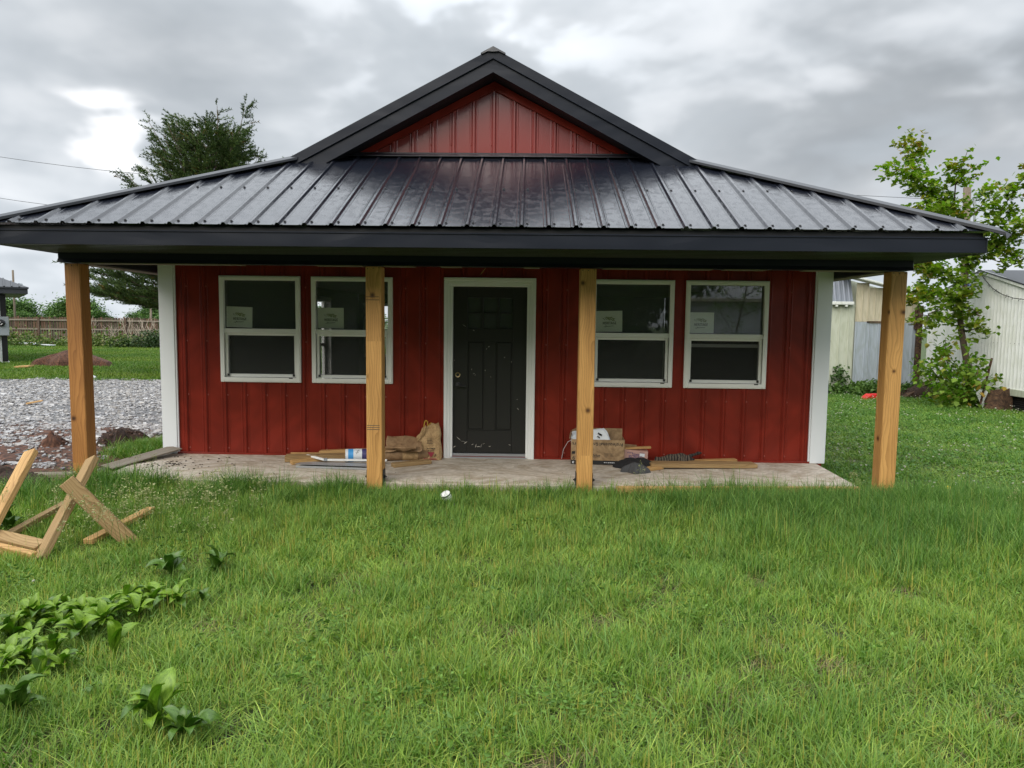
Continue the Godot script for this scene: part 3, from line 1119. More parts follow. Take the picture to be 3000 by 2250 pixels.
func roof(h: Node3D) -> void:
	# --- front slope, one part per sheet
	var tv := Vector3(0, .507, -1).normalized()
	var nv := Vector3(0, 1, .507).normalized()
	var sl := sqrt(1 + .507 * .507)
	var o := Vector3(0, 2.385, 2.07)
	var ph := .0797
	var xl := CX - 4.23
	var xr := CX + 4.23
	var edges := [xl]
	var e := ph - 20 * .2286
	while e < xr - .1:
		if e > xl + .1:
			edges.append(e)
		e += .9144
	edges.append(xr)
	for i in edges.size() - 1:
		var s := new_st()
		var bs := breaks(edges[i], edges[i + 1], ph, .2286, [CX - 1.83, CX + 1.83])
		for j in bs.size() - 1:
			var a: float = bs[j]
			var b: float = bs[j + 1]
			var ua := (2.07 - hip_z(a - CX)) * sl
			var ub := (2.07 - hip_z(b - CX)) * sl
			strip(s, o, Vector3.RIGHT, tv, nv, a, b, rib_h(a, ph, .2286), rib_h(b, ph, .2286), 0.0, maxf(0, ua), 0.0, maxf(0, ub))
			# the thin cut edge at the eave
			quad(s, o + Vector3.RIGHT * a + nv * rib_h(a, ph, .2286), o + Vector3.RIGHT * b + nv * rib_h(b, ph, .2286), o + Vector3.RIGHT * b + nv * (rib_h(b, ph, .2286) - .004), o + Vector3.RIGHT * a + nv * (rib_h(a, ph, .2286) - .004), Vector3.BACK)
		obj("roof_panel", s, M.roof_metal, h)
	var s := new_st()
	for r in [.07, 1.05]:
		for i in range(-20, 20):
			var sx := ph + i * .2286 + .045
			if (2.07 - hip_z(sx - CX)) * sl < r + .12 or absf(sx - CX) > 4.2:
				continue
			var p = o + Vector3.RIGHT * sx + tv * r + nv * .001
			lathe(s, [Vector2(0, .013), Vector2(.008, .012), Vector2(.010, .004), Vector2(.015, .003), Vector2(.015, 0)], Transform3D(Basis(Vector3.RIGHT, nv, Vector3.RIGHT.cross(nv)), p), 7)
	obj("roof_screws", s, M.iron, h).set_meta("kind", "stuff")
	# --- side slopes and upper gable roof
	for sd in [-1.0, 1.0]:
		s = new_st()
		var pk := Vector3(CX + sd * 2.18, 3.31, .30)
		var ec := Vector3(CX + sd * 4.23, 2.385, 2.07)
		face(s, [pk, ec, Vector3(ec.x, ec.y, -9.3), Vector3(pk.x, pk.y, -9.3)], Vector3(sd * .45, 1, 0), [Vector2(.3, 3.1), Vector2(2.07, .8), Vector2(-9.3, .8), Vector2(-9.3, 3.1)])
		var zz := 1.8
		while zz > -9.2:
			var t := clampf((zz - .30) / 1.77, 0, 1)
			var a := pk.lerp(ec, t)
			a.z = zz
			var b := Vector3(ec.x, ec.y, zz)
			var n := Vector3(sd * .45, 1, 0).normalized()
			bar(s, a + n * .01, b + n * .01, .03, .02, n)
			zz -= .2286
		obj("side_roof", s, M.roof_metal, h)
		s = new_st()
		var top := Vector3(CX, 4.45, 0)
		var n2 := Vector3(sd * .523, 1, 0).normalized()
		var q := [Vector3(CX, 4.45, .30), Vector3(CX + sd * 2.185, 3.307, .30), Vector3(CX + sd * 2.185, 3.307, -9.3), Vector3(CX, 4.45, -9.3)]
		face(s, q, n2)
		zz = .1
		while zz > -9.2:
			bar(s, Vector3(CX + sd * .02, 4.44, zz) + n2 * .01, Vector3(CX + sd * 2.18, 3.31, zz) + n2 * .01, .03, .02, n2)
			zz -= .2286
		obj("upper_roof", s, M.roof_metal, h)
		# hip cap
		s = new_st()
		var dirv := (ec - pk).normalized()
		var c0 := pk + Vector3(0, .035, 0) - dirv * .12
		var c1 := ec + Vector3(0, .035, 0) + dirv * .03
		var fr := Vector3(0, -.507 * .11, .11)
		var si := Vector3(sd * .13, -.451 * .13, 0)
		for wing in [fr, si]:
			var up := Vector3(0, .004, 0)
			var a0: Vector3 = c0 + wing
			var a1: Vector3 = c1 + wing * .9
			quad(s, c0 + up, c1 + up, a1 + up, a0 + up, Vector3.UP + wing)
			quad(s, a0 + up, a1 + up, a1 - up * 5, a0 - up * 5, wing)
			quad(s, c0 - up, c1 - up, a1 - up, a0 - up, Vector3.DOWN)
		face(s, [c1 + Vector3(0, .004, 0), c1 + fr * .9, c1 + Vector3(0, -.05, 0) + (fr + si) * .4, c1 + si * .9], dirv)
		obj("hip_cap", s, M.cap_metal, h)
		# rake trim, two steps
		for st in 2:
			s = new_st()
			var up0: float = [4.475, 4.372][st]
			var dn0: float = [4.366, 4.232][st]
			var zf: float = [.325, .312][st]
			var half: float = [2.235, 2.17][st]
			var m := .523
			var poly: Array
			if st == 0:
				poly = [Vector2(CX, up0), Vector2(CX + sd * half, up0 - m * half), Vector2(CX + sd * (half - .01), up0 - m * half - .05), Vector2(CX + sd * (half - .14), dn0 - m * (half - .14)), Vector2(CX, dn0)]
			else:
				poly = [Vector2(CX, up0), Vector2(CX + sd * half, up0 - m * half), Vector2(CX + sd * (half - .04), up0 - m * half - .02), Vector2(CX + sd * (half - .29), up0 - m * half - .005), Vector2(CX, dn0)]
			prism(s, poly, .285, zf)
			if st == 0:
				# the leg that laps onto the roof, and a thin hem along the step
				quad(s, Vector3(CX, up0, zf), Vector3(CX + sd * half, up0 - m * half, zf), Vector3(CX + sd * half, up0 - m * half + .004, .16), Vector3(CX, up0 + .004, .16), Vector3.UP)
				bar(s, Vector3(CX, dn0 + .004, .328), Vector3(CX + sd * (half - .14), dn0 + .004 - m * (half - .14), .328), .012, .010, Vector3.UP)
			obj("rake_trim", s, M.fascia_metal, h)
		# gable soffit
		s = new_st()
		for i in 3:
			var z0 := i * .1
			var d := Vector3(CX, 4.238, z0 + .004)
			face(s, [d, d + Vector3(sd * 2.0, -.523 * 2.0, 0), d + Vector3(sd * 2.0, -.523 * 2.0, .092), d + Vector3(0, 0, .092)], Vector3.DOWN)
			face(s, [d + Vector3(0, 0, .092), d + Vector3(sd * 2.0, -1.046, .092), d + Vector3(sd * 2.0, -1.038, .1), d + Vector3(0, .008, .1)], Vector3.BACK)
		obj("gable_soffit", s, M.beam_metal, h)
		# red trim of the gable wall
		s = new_st()
		prism(s, [Vector2(CX, 4.228), Vector2(CX + sd * 1.50, 3.452), Vector2(CX + sd * 1.36, 3.452), Vector2(CX, 4.138)], .006, .034)
		obj("gable_trim", s, M.red_metal, h)
	# ridge cap
	s = new_st()
	for sd in [-1.0, 1.0]:
		var up := Vector3(0, .006, 0)
		var a := Vector3(CX, 4.487, .345)
		var b := Vector3(CX + sd * .13, 4.487 - .523 * .13, .345)
		quad(s, a, b, b + Vector3(0, 0, -9.7), a + Vector3(0, 0, -9.7), Vector3(sd * .5, 1, 0))
		quad(s, a - up, b - up, b - up + Vector3(0, 0, -9.7), a - up + Vector3(0, 0, -9.7), Vector3(-sd * .5, -1, 0))
		quad(s, b, b - Vector3(0, .014, 0), b + Vector3(0, -.014, -9.7), b + Vector3(0, 0, -9.7), Vector3(sd, 0, 0))
		face(s, [a, b, b - Vector3(sd * .01, .012, 0), Vector3(CX + sd * .06, 4.435, .347), Vector3(CX, 4.43, .348)], Vector3.BACK)
	obj("ridge_cap", s, M.cap_metal, h)
	# --- gable wall sheets
	var gp := CX
	var ge := [CX - 1.55, CX - .9144, CX, CX + .9144, CX + 1.55]
	for i in 4:
		s = new_st()
		var bs := breaks(ge[i], ge[i + 1], gp, .2246, [CX])
		for j in bs.size() - 1:
			var a: float = bs[j]
			var b: float = bs[j + 1]
			var ua := 4.20 - .506 * absf(a - CX)
			var ub := 4.20 - .506 * absf(b - CX)
			strip(s, Vector3.ZERO, Vector3.RIGHT, Vector3.UP, Vector3.BACK, a, b, rib_h(a, gp, .2246), rib_h(b, gp, .2246), 3.36, ua, 3.36, ub)
		obj("gable_panel", s, M.red_wet, h)
	s = new_st()
	for i in range(-6, 6):
		lathe(s, [Vector2(0, .008), Vector2(.007, .006), Vector2(.009, 0)], Transform3D(Basis(Vector3.RIGHT, PI / 2), Vector3(CX + i * .2246 - .03, 3.55, .001)), 6)
	obj("gable_screws", s, M.red_metal, h).set_meta("kind", "stuff")
	s = new_st()
	bx(s, CX - 1.95, CX + 1.95, 3.405, 3.456, .036, .052, .003)
	bar(s, Vector3(CX - 1.95, 3.418, .10), Vector3(CX + 1.95, 3.418, .10), .10, .006, nv)
	obj("flashing", s, M.cap_metal, h)
	s = new_st()
	prism(s, [Vector2(CX, 4.27), Vector2(CX + 2.1, 3.17), Vector2(CX + 2.1, 2.3), Vector2(CX - 2.1, 2.3), Vector2(CX - 2.1, 3.17)], -.08, -.01)
	obj("gable_backing", s, M.dark_gap, h)
	# --- eaves
	s = new_st()
	bx(s, xl + .05, xr - .05, 2.330, 2.374, 1.99, 2.022, .002)
	for sd in [-1.0, 1.0]:
		var ex = CX + sd * 4.18
		bx(s, ex - .015, ex + .015, 2.330, 2.374, -9.2, 1.98, .002)
	obj("drip_edge", s, M.beam_metal, h)
	s = new_st()
	bx(s, -4.45, 3.933, 2.2076, 2.334, 2.018, 2.0383, .003)
	bx(s, -4.45, 3.933, 2.322, 2.336, 2.0385, 2.046, .002)
	obj("fascia", s, M.fascia_metal, h)
	for q in [[-4.47, -4.451], [3.934, 3.953]]:
		s = new_st()
		bx(s, q[0], q[1], 2.2076, 2.334, -9.2, 2.036, .003)
		obj("side_fascia", s, M.fascia_metal, h)
	# soffit: ribbed sheets running along the eave
	for q in [[.0, .70], [.70, 1.40], [1.40, 2.016]]:
		s = new_st()
		var bs := breaks(q[0], q[1], .05, .1143)
		for j in bs.size() - 1:
			var a: float = bs[j]
			var b: float = bs[j + 1]
			strip(s, Vector3(0, 2.222, 0), Vector3.BACK, Vector3.RIGHT, Vector3.DOWN, a, b, rib_h(a, .05, .1143) * .7, rib_h(b, .05, .1143) * .7, -4.448, 3.931, -4.448, 3.931)
		obj("soffit_panel", s, M.soffit_metal, h)
	for q in [[-4.448, -4.06], [3.53, 3.931]]:
		s = new_st()
		var bs := breaks(q[0], q[1], .05, .1143)
		for j in bs.size() - 1:
			var a: float = bs[j]
			var b: float = bs[j + 1]
			strip(s, Vector3(0, 2.222, 0), Vector3.RIGHT, Vector3.BACK, Vector3.DOWN, a, b, rib_h(a, .05, .1143) * .7, rib_h(b, .05, .1143) * .7, -9.1, -0.001, -9.1, -0.001)
		obj("soffit_panel", s, M.soffit_metal, h)

func posts(h: Node3D) -> void:
	# porch beam, wrapped in sheet metal
	var s := new_st()
	bx(s, -4.384, 3.753, 2.118, 2.221, 1.105, 1.285, .006)
	# the crumpled lower hem of the wrap
	var px := -4.384
	while px < 3.70:
		var nx := minf(px + .12, 3.75)
		var j0 := nz.get_noise_1d(px * 9.0) * .010
		var j1 := nz.get_noise_1d(nx * 9.0) * .010
		quad(s, Vector3(px, 2.150, 1.2862), Vector3(nx, 2.150, 1.2862), Vector3(nx, 2.114, 1.296 + j1), Vector3(px, 2.114, 1.296 + j0), Vector3.BACK)
		px = nx
	obj("beam", s, M.fascia_metal, h)
	for q in [[-4.375, -4.185], [3.556, 3.745]]:
		s = new_st()
		bx(s, q[0], q[1], 2.120, 2.221, -.8, 1.104, .004)
		obj("side_beam", s, M.beam_metal, h)
	for q in [[-4.17, -2.72], [-2.70, -2.62], [-1.9, -1.45], [-1.25, -.95], [-.7, -.5], [.1, .25], [.85, 1.9], [2.0, 2.4], [2.75, 3.5]]:
		s = new_st()
		bx(s, q[0], q[1], 2.109, 2.117, 1.13, 1.26, .001)
		obj("beam_underside_board", s, M.grey_board, h)
	s = new_st()
	bx(s, -4.36, -4.2, 2.111, 2.119, -.75, 1.09, .001)
	obj("side_beam_board", s, M.grey_board, h)
	s = new_st()
	bx(s, 3.57, 3.73, 2.111, 2.119, -.75, 1.09, .001)
	obj("side_beam_board", s, M.grey_board, h)
	# posts
	var spec := [[-4.3318, -.12, "post_wet", -.004, "amber squared timber post standing in the grass at the left end"], [-1.4156, -.06, "post_fir", .0, "squared timber post with two dark strap marks left of the door"], [.6394, -.06, "post_fir", -.003, "squared timber post right of the door"], [3.5531, -.14, "post_fir", .006, "squared timber post standing in tall grass at the right end"]]
	for i in 4:
		var q: Array = spec[i]
		s = new_st()
		var a := Vector3(q[0] + .0767, q[1], 1.1917)
		var b := Vector3(q[0] + .0767 + q[3], 2.108, 1.1917)
		bar(s, a, b, .1534, .1534, Vector3.BACK, .007)
		var p := obj("post", s, M[q[2]], h)
		p.set_meta("label", q[4])
		if i == 1 or i == 2:
			s = new_st()
			for sd in [-1.0, 1.0]:
				var cx: float = q[0] + .0767 + sd * .0805
				bx(s, cx - .003, cx + .003, -.02, .13, 1.14, 1.245, .001)
				lathe(s, [Vector2(.016, 0), Vector2(.016, .012), Vector2(.007, .012), Vector2(.007, .024), Vector2(0, .025)], Transform3D(Basis(Vector3.BACK, -sd * PI / 2), Vector3(cx + sd * .003, .055, 1.195)), 6)
			bx(s, q[0] - .005, q[0] + .158, -.075, -.062, 1.12, 1.27, .001)
			obj("bracket", s, M.iron, p)
		s = new_st()
		for n in 3:
			lathe(s, [Vector2(0, .003), Vector2(.005, .002), Vector2(.006, 0)], Transform3D(Basis(Vector3.RIGHT, PI / 2), Vector3(q[0] + q[3] + .022 + n * .054, 2.09 + rf(-.006, .006), 1.2686)), 7)
		if i == 1:
			for yy in [.535, .555, .575, 1.79, 1.82]:
				bx(s, q[0] + .006, q[0] + .13, yy - .004, yy + rf(.0, .005), 1.2684, 1.2692, 0)
		obj("nail_marks", s, M.bark if i == 1 else M.iron, p).set_meta("kind", "stuff")

# ------------------------------------------------------------------ litter on the porch
func board_thing(label: String, a: Vector3, b: Vector3, w: float, hgt: float, m: String, up := Vector3.UP, group := "") -> Node3D:
	var t := thing("lumber_board", label, "board", (a + b) / 2, group)
	var s := new_st()
	bar(s, a - (a + b) / 2, b - (a + b) / 2, w, hgt, up, .003)
	obj("plank", s, M[m], t)
	return t

func crumple(nu: int, nv: int, at_fn: Array, amp: float, freq: float, sd: float) -> SurfaceTool:
	# at_fn: [corner, u vector, list of (v offset vectors)] -> a bent sheet with creases
	var s := new_st()
	var g := []
	var prof: Array = at_fn[2]
	for i in nu + 1:
		var row := []
		for j in nv + 1:
			var t := j / float(nv) * (prof.size() - 1)
			var k := mini(int(t), prof.size() - 2)
			var p: Vector3 = at_fn[0] + at_fn[1] * (i / float(nu)) + (prof[k] as Vector3).lerp(prof[k + 1], t - k)
			var n := nz2.get_noise_3d(p.x * freq + sd, p.y * freq, p.z * freq)
			var n2 := nz2.get_noise_3d(p.x * freq + sd + 50.0, p.y * freq, p.z * freq)
			row.append(p + Vector3(n2 * .3, n, n2) * amp)
		g.append(row)
	for i in nu:
		for j in nv:
			face(s, [g[i][j], g[i + 1][j], g[i + 1][j + 1]], Vector3(0, 1, .6))
			face(s, [g[i][j], g[i + 1][j + 1], g[i][j + 1]], Vector3(0, 1, .6))
	return s

func heap(at: Vector3, size: Vector3, amp: float, freq: float, sd: float, n := 18) -> SurfaceTool:
	# a lump of cloth: a dome with folds, flat underneath
	var s := new_st()
	var g := []
	for i in n + 1:
		var row := []
		var r := i / float(n)
		for j in n * 2:
			var a := TAU * j / (n * 2)
			var lo := 1.0 + nz2.get_noise_2d(cos(a) * 3.0 + sd, sin(a) * 3.0) * .5
			var x := cos(a) * r * size.x * .5 * lo
			var z := sin(a) * r * size.z * .5 * lo
			var y := size.y * (sqrt(maxf(0.0, 1.0 - r * r)) if size.y > .12 else pow(maxf(0.0, 1.0 - r * r * r), .55))
			y += (nz2.get_noise_3d(x * freq + sd, z * freq, sd) + absf(nz2.get_noise_3d(x * freq * 2 + sd, z * freq * 2, sd))) * amp * (1.0 - r * .8)
			row.append(at + Vector3(x, maxf(y, 0.002), z))
		g.append(row)
	for i in n:
		for j in n * 2:
			var k := (j + 1) % (n * 2)
			if i > 0:
				face(s, [g[i][j], g[i][k], g[i + 1][k], g[i + 1][j]], Vector3.UP)
			else:
				face(s, [g[0][0], g[1][k], g[1][j]], Vector3.UP)
	return s

func porch_things() -> void:
	# --- left heap
	board_thing("long thin board resting on top of the pile left of the door", Vector3(-2.22, .085, .085), Vector3(-1.46, .125, .085), .09, .034, "pine_board")
	board_thing("thin wooden strip against the base of the wall, behind the pile", Vector3(-2.57, .05, .05), Vector3(-1.80, .06, .05), .02, .035, "pine_board", Vector3.UP)
	board_thing("thick board lying at the back of the pile beside the paper roll", Vector3(-2.53, .058, .345), Vector3(-1.35, .062, .13), .13, .07, "weathered_board")
	board_thing("short board end lying askew at the left of the pile", Vector3(-2.42, .038, .49), Vector3(-2.08, .045, .26), .09, .04, "pine_board")
	board_thing("short grey offcut of lumber in front of the paper roll", Vector3(-1.30, .036, .54), Vector3(-.92, .045, .33), .10, .042, "weathered_board")
	var t := thing("metal_sheet", "flat grey sheet of trim metal lying in front of the pile", "metal sheet", Vector3(-1.88, 0.014, .55))
	var s := new_st()
	box(s, Transform3D(Basis(Vector3.UP, -.08) * Basis(Vector3.RIGHT, -.08), Vector3(.02, .028, 0)), Vector3(.92, .004, .26), .001)
	box(s, Transform3D(Basis(Vector3.UP, -.08), Vector3(.02, .012, .13)), Vector3(.92, .022, .004), .001)
	obj("sheet", s, M.galvanised, t)
	t = thing("white_trim_strip", "bent white plastic trim strip lying on the grey metal sheet", "trim strip", Vector3(-1.9, 0.012, .41))
	s = new_st()
	bar(s, Vector3(-.40, .075, -.10), Vector3(-.16, .052, .03), .03, .022)
	bar(s, Vector3(-.16, .052, .03), Vector3(.52, .055, .02), .03, .022)
	obj("strip", s, M.white_plastic, t)
	s = new_st()
	box(s, Transform3D(Basis(Vector3.UP, .3), Vector3(-.155, .056, .034)), Vector3(.04, .03, .04), .004)
	obj("joint", s, M.galvanised, t)
	# roll of brown paper
	t = thing("paper_roll", "roll of brown floor paper with a blue and white label band", "paper roll", Vector3(-1.42, .094, .225))
	var rx := Transform3D(Basis(Vector3.UP, .22) * Basis(Vector3.BACK, PI / 2), Vector3.ZERO)
	s = smooth_st()
	lathe(s, [Vector2(.03, -.46), Vector2(.068, -.46), Vector2(.070, -.455), Vector2(.070, .455), Vector2(.068, .46), Vector2(.03, .46), Vector2(.03, -.46)], rx, 28)
	obj("roll", s, M.kraft, t)
	s = smooth_st()
	lathe(s, [Vector2(.0712, .455), Vector2(.0712, .425)], rx, 28)
	lathe(s, [Vector2(.0712, .368), Vector2(.0712, .275)], rx, 28)
	var s2 := smooth_st()
	lathe(s2, [Vector2(.0712, .425), Vector2(.0712, .368)], rx, 28)
	var s3 := smooth_st()
	lathe(s3, [Vector2(.0712, .275), Vector2(.0712, .215)], rx, 28)
	var s4 := new_st()
	for i in 5:
		var a := .4 + i * .17
		var c := Basis(Vector3.UP, .22) * Vector3(-.335 + i * .006, sin(a) * .0722, cos(a) * .0722)
		box(s4, Transform3D(Basis(Vector3.UP, .22), c), Vector3(.012 + .02 * (i % 2), .004, .003), .0005)
	multi("label_band", [[s, M.label_white], [s2, M.blue_ink], [s3, M.purple_ink], [s4, M.ink]], t)
	s = smooth_st()
	lathe(s, [Vector2(.0716, -.17), Vector2(.0716, -.34)], rx, 28)
	obj("masking_strip", s, M.bag_paper, t)
	# crumpled sheet behind it
	t = thing("crumpled_paper", "crumpled sheet of brown paper heaped behind the paper roll", "paper sheet", Vector3(-1.22, .02, .135))
	s = crumple(12, 14, [Vector3(-.24, 0, 0), Vector3(.40, -.02, .0), [Vector3(0, .03, -.12), Vector3(.0, .20, -.09), Vector3(.02, .27, -.03), Vector3(.02, .22, .06), Vector3(.05, .15, .14), Vector3(.0, .12, .16), Vector3(.03, .15, .10)]], .045, 11.0, 3.0)
	obj("sheet", s, M.kraft, t)
	s = crumple(8, 8, [Vector3(-.22, 0, .05), Vector3(.36, .03, .02), [Vector3(0, .13, .06), Vector3(0, .19, .09), Vector3(.01, .17, .14), Vector3(.0, .13, .12)]], .04, 12.0, 9.0)
	obj("fold", s, M.kraft, t)
	paper_bag()
	# --- right heap
	carton()
	# pink box tilted on the cloth
	t = thing("bag_carton", "small pinkish carton of contractor bags, upside down on black cloth", "carton", Vector3(1.37, .128, .17))
	t.rotation = Vector3(.0, -.10, -.07)
	s = new_st()
	bx(s, -.135, .135, -.07, .055, -.08, .08, .003)
	s2 = new_st()
	var up := Transform3D(Basis(Vector3.BACK, PI), Vector3(.0, -.012, .0812))
	letters(s2, "CONTRACTOR", up, .030, true, false, .15)
	letters(s2, "BAGS", Transform3D(Basis(Vector3.BACK, PI), Vector3(.0, .012, .0812)), .024, true, false, .07)
	for i in 5:
		bx(s2, -.09 + i * .012, -.082 + i * .012, .02 + (i % 2) * .008, .034, .0805, .0812, 0)
	bx(s2, .04, .095, .036, .041, .0805, .0812, 0)
	bx(s2, .075, .105, -.045, -.040, .0805, .0812, 0)
	s3 = new_st()
	bx(s3, .045, .10, -.005, .03, .0803, .0809, 0)
	multi("carton_body", [[s, M.pink_card], [s2, M.purple_ink], [s3, M.label_white]], t)
	s = new_st()
	box(s, Transform3D(Basis(Vector3.RIGHT, .3), Vector3(-.06, .075, -.06)), Vector3(.14, .05, .004), .001)
	obj("flap", s, M.cardboard, t)
	board_thing("short pale stick laid across the top of the pinkish carton", Vector3(1.23, .200, .19), Vector3(1.54, .214, .19), .045, .024, "pine_board")
	t = thing("black_cloth", "bunched black cloth under the pinkish carton", "cloth", Vector3(1.34, .02, .33))
	obj("folds", heap(Vector3.ZERO, Vector3(.40, .085, .42), .03, 9.0, 5.0), M.black_cloth, t)
	t = thing("grey_cloth", "crumpled dark grey cloth spilling in front of the carton pile", "cloth", Vector3(1.315, .013, .57))
	obj("folds", heap(Vector3.ZERO, Vector3(.27, .075, .22), .03, 8.0, 21.0), M.grey_cloth, t)
	# boards on the right
	board_thing("longest weathered board lying flat on the right half of the porch", Vector3(1.49, .062, .385), Vector3(2.68, .045, .255), .17, .045, "weathered_board")
	board_thing("wedge-shaped board tucked behind the longest porch board", Vector3(1.95, .055, .165), Vector3(2.52, .066, .09), .09, .03, "pine_board")
	board_thing("short block under the left end of the longest porch board", Vector3(1.43, .034, .53), Vector3(1.62, .036, .40), .09, .034, "pine_board")
	board_thing("pale form board along the right front edge of the slab", Vector3(1.02, -.015, 1.30), Vector3(3.38, .004, 1.235), .05, .07, "pine_board")
	cat()
	t = thing("wire_end", "thin pale wire curling out of the wall beside the big carton", "wire", Vector3(.55, .03, .0))
	s = smooth_st()
	tube(s, [Vector3(.0, .015, .06), Vector3(.02, .12, .05), Vector3(.07, .21, .05), Vector3(.14, .25, .07)], [.003, .003, .003, .003], 6)
	obj("strand", s, M.film_plastic, t)
	t = thing("hanging_scrap", "thin straw-coloured sliver hanging from the porch beam above the door", "wire", Vector3(-.30, 2.09, 1.18))
	s = smooth_st()
	tube(s, [Vector3(.03, .02, 0), Vector3(.0, -.02, .01), Vector3(-.02, -.045, .01)], [.003, .004, .002], 5)
	obj("strand", s, M.pine_board, t)
	# grey plywood scrap ramp at the left end
	t = thing("plywood_scrap", "weathered grey plywood scrap leaning onto the left end of the slab", "plywood", Vector3(-4.06, .05, .32))
	s = new_st()
	bar(s, Vector3(-.25, -.045, .42), Vector3(.16, .055, -.26), .24, .014, Vector3(-.1, 1, .2))
	obj("sheet", s, M.grey_board, t)

func paper_bag() -> void:
	var t := thing("paper_sack", "creased brown paper sack with yellow rope handles left of the door", "paper bag", Vector3(-.965, .027, .105))
	var s := new_st()
	var g := []
	var lev := [0.0, .06, .14, .22, .29, .35, .40]
	var wid := [.148, .150, .140, .128, .118, .108, .075]
	var dep := [.080, .080, .072, .060, .050, .035, .018]
	var sh := [.0, .0, .002, .008, .020, .030, .035]
	for i in lev.size():
		var row := []
		for j in 24:
			var a := TAU * j / 24.0
			var c := cos(a)
			var d := sin(a)
			var k := 1.0 / maxf(pow(pow(absf(c), 5.0) + pow(absf(d), 5.0), 0.2), .001)
			var p := Vector3(c * k * wid[i] + sh[i], lev[i], d * k * dep[i])
			var n := nz2.get_noise_3d(p.x * 24.0, p.y * 24.0, p.z * 24.0) * .022 * minf(1.0, lev[i] * 5.0)
			if i == lev.size() - 1:
				p.y += nz2.get_noise_1d(j * 2.3) * .03 + .015 * signf(c)
			row.append(p + Vector3(c, .1, d) * n)
		g.append(row)
	for i in lev.size() - 1:
		for j in 24:
			var k := (j + 1) % 24
			var out: Vector3 = g[i][j] - Vector3(sh[i], lev[i], 0)
			face(s, [g[i][j], g[i][k], g[i + 1][k]], out)
			face(s, [g[i][j], g[i + 1][k], g[i + 1][j]], out)
	var s2 := new_st()
	var s3 := new_st()
	# print: a red diamond, a dark heading and a red foot line
	for q in [[-.008, .012, .128, .142], [.018, .034, .131, .143], [.040, .058, .130, .144], [.064, .082, .128, .141], [.006, .018, .106, .118], [.024, .034, .105, .119], [.040, .050, .106, .118], [.056, .066, .105, .118]]:
		box(s2, Transform3D(Basis(Vector3.BACK, rf(-.4, .4)), Vector3((q[0] + q[1]) / 2, (q[2] + q[3]) / 2, .0915)), Vector3(q[1] - q[0], (q[3] - q[2]) * rf(.4, .8), .002), 0)
	face(s3, [Vector3(.0, .095, .091), Vector3(.075, .095, .091), Vector3(.037, .03, .0925)], Vector3.BACK)
	bx(s3, -.045, .10, .012, .022, .0885, .0905, 0)
	bx(s2, -.035, -.015, .05, .08, .0900, .0915, 0)
	box(s2, Transform3D(Basis(Vector3.BACK, -.5), Vector3(.085, .06, .0905)), Vector3(.008, .035, .002), 0)
	for i in 5:
		bx(s2, -.01, .06 - i * .006, .19 + i * .016, .194 + i * .016, .074 - i * .006, .0765 - i * .006, 0)
	multi("sack_body", [[s, M.bag_paper], [s2, M.ink], [s3, M.red_ink]], t)
	s = crumple(6, 6, [Vector3(-.10, 0, .05), Vector3(.10, .12, -.02), [Vector3(-.02, .22, .03), Vector3(-.03, .26, .04), Vector3(.01, .31, .0)]], .03, 18.0, 2.0)
	obj("torn_flap", s, M.bag_paper, t)
	for i in 2:
		s = smooth_st()
		var pts := []
		var rad := []
		for k in 9:
			var a := PI * k / 8.0
			pts.append(Vector3(-.03 + i * .05 - cos(a) * .024, .36 + sin(a) * [.085, .05][i], .015 - i * .04))
			rad.append(.0055)
		tube(s, pts, rad, 7)
		obj("rope_handle", s, M.yellow_rope, t)

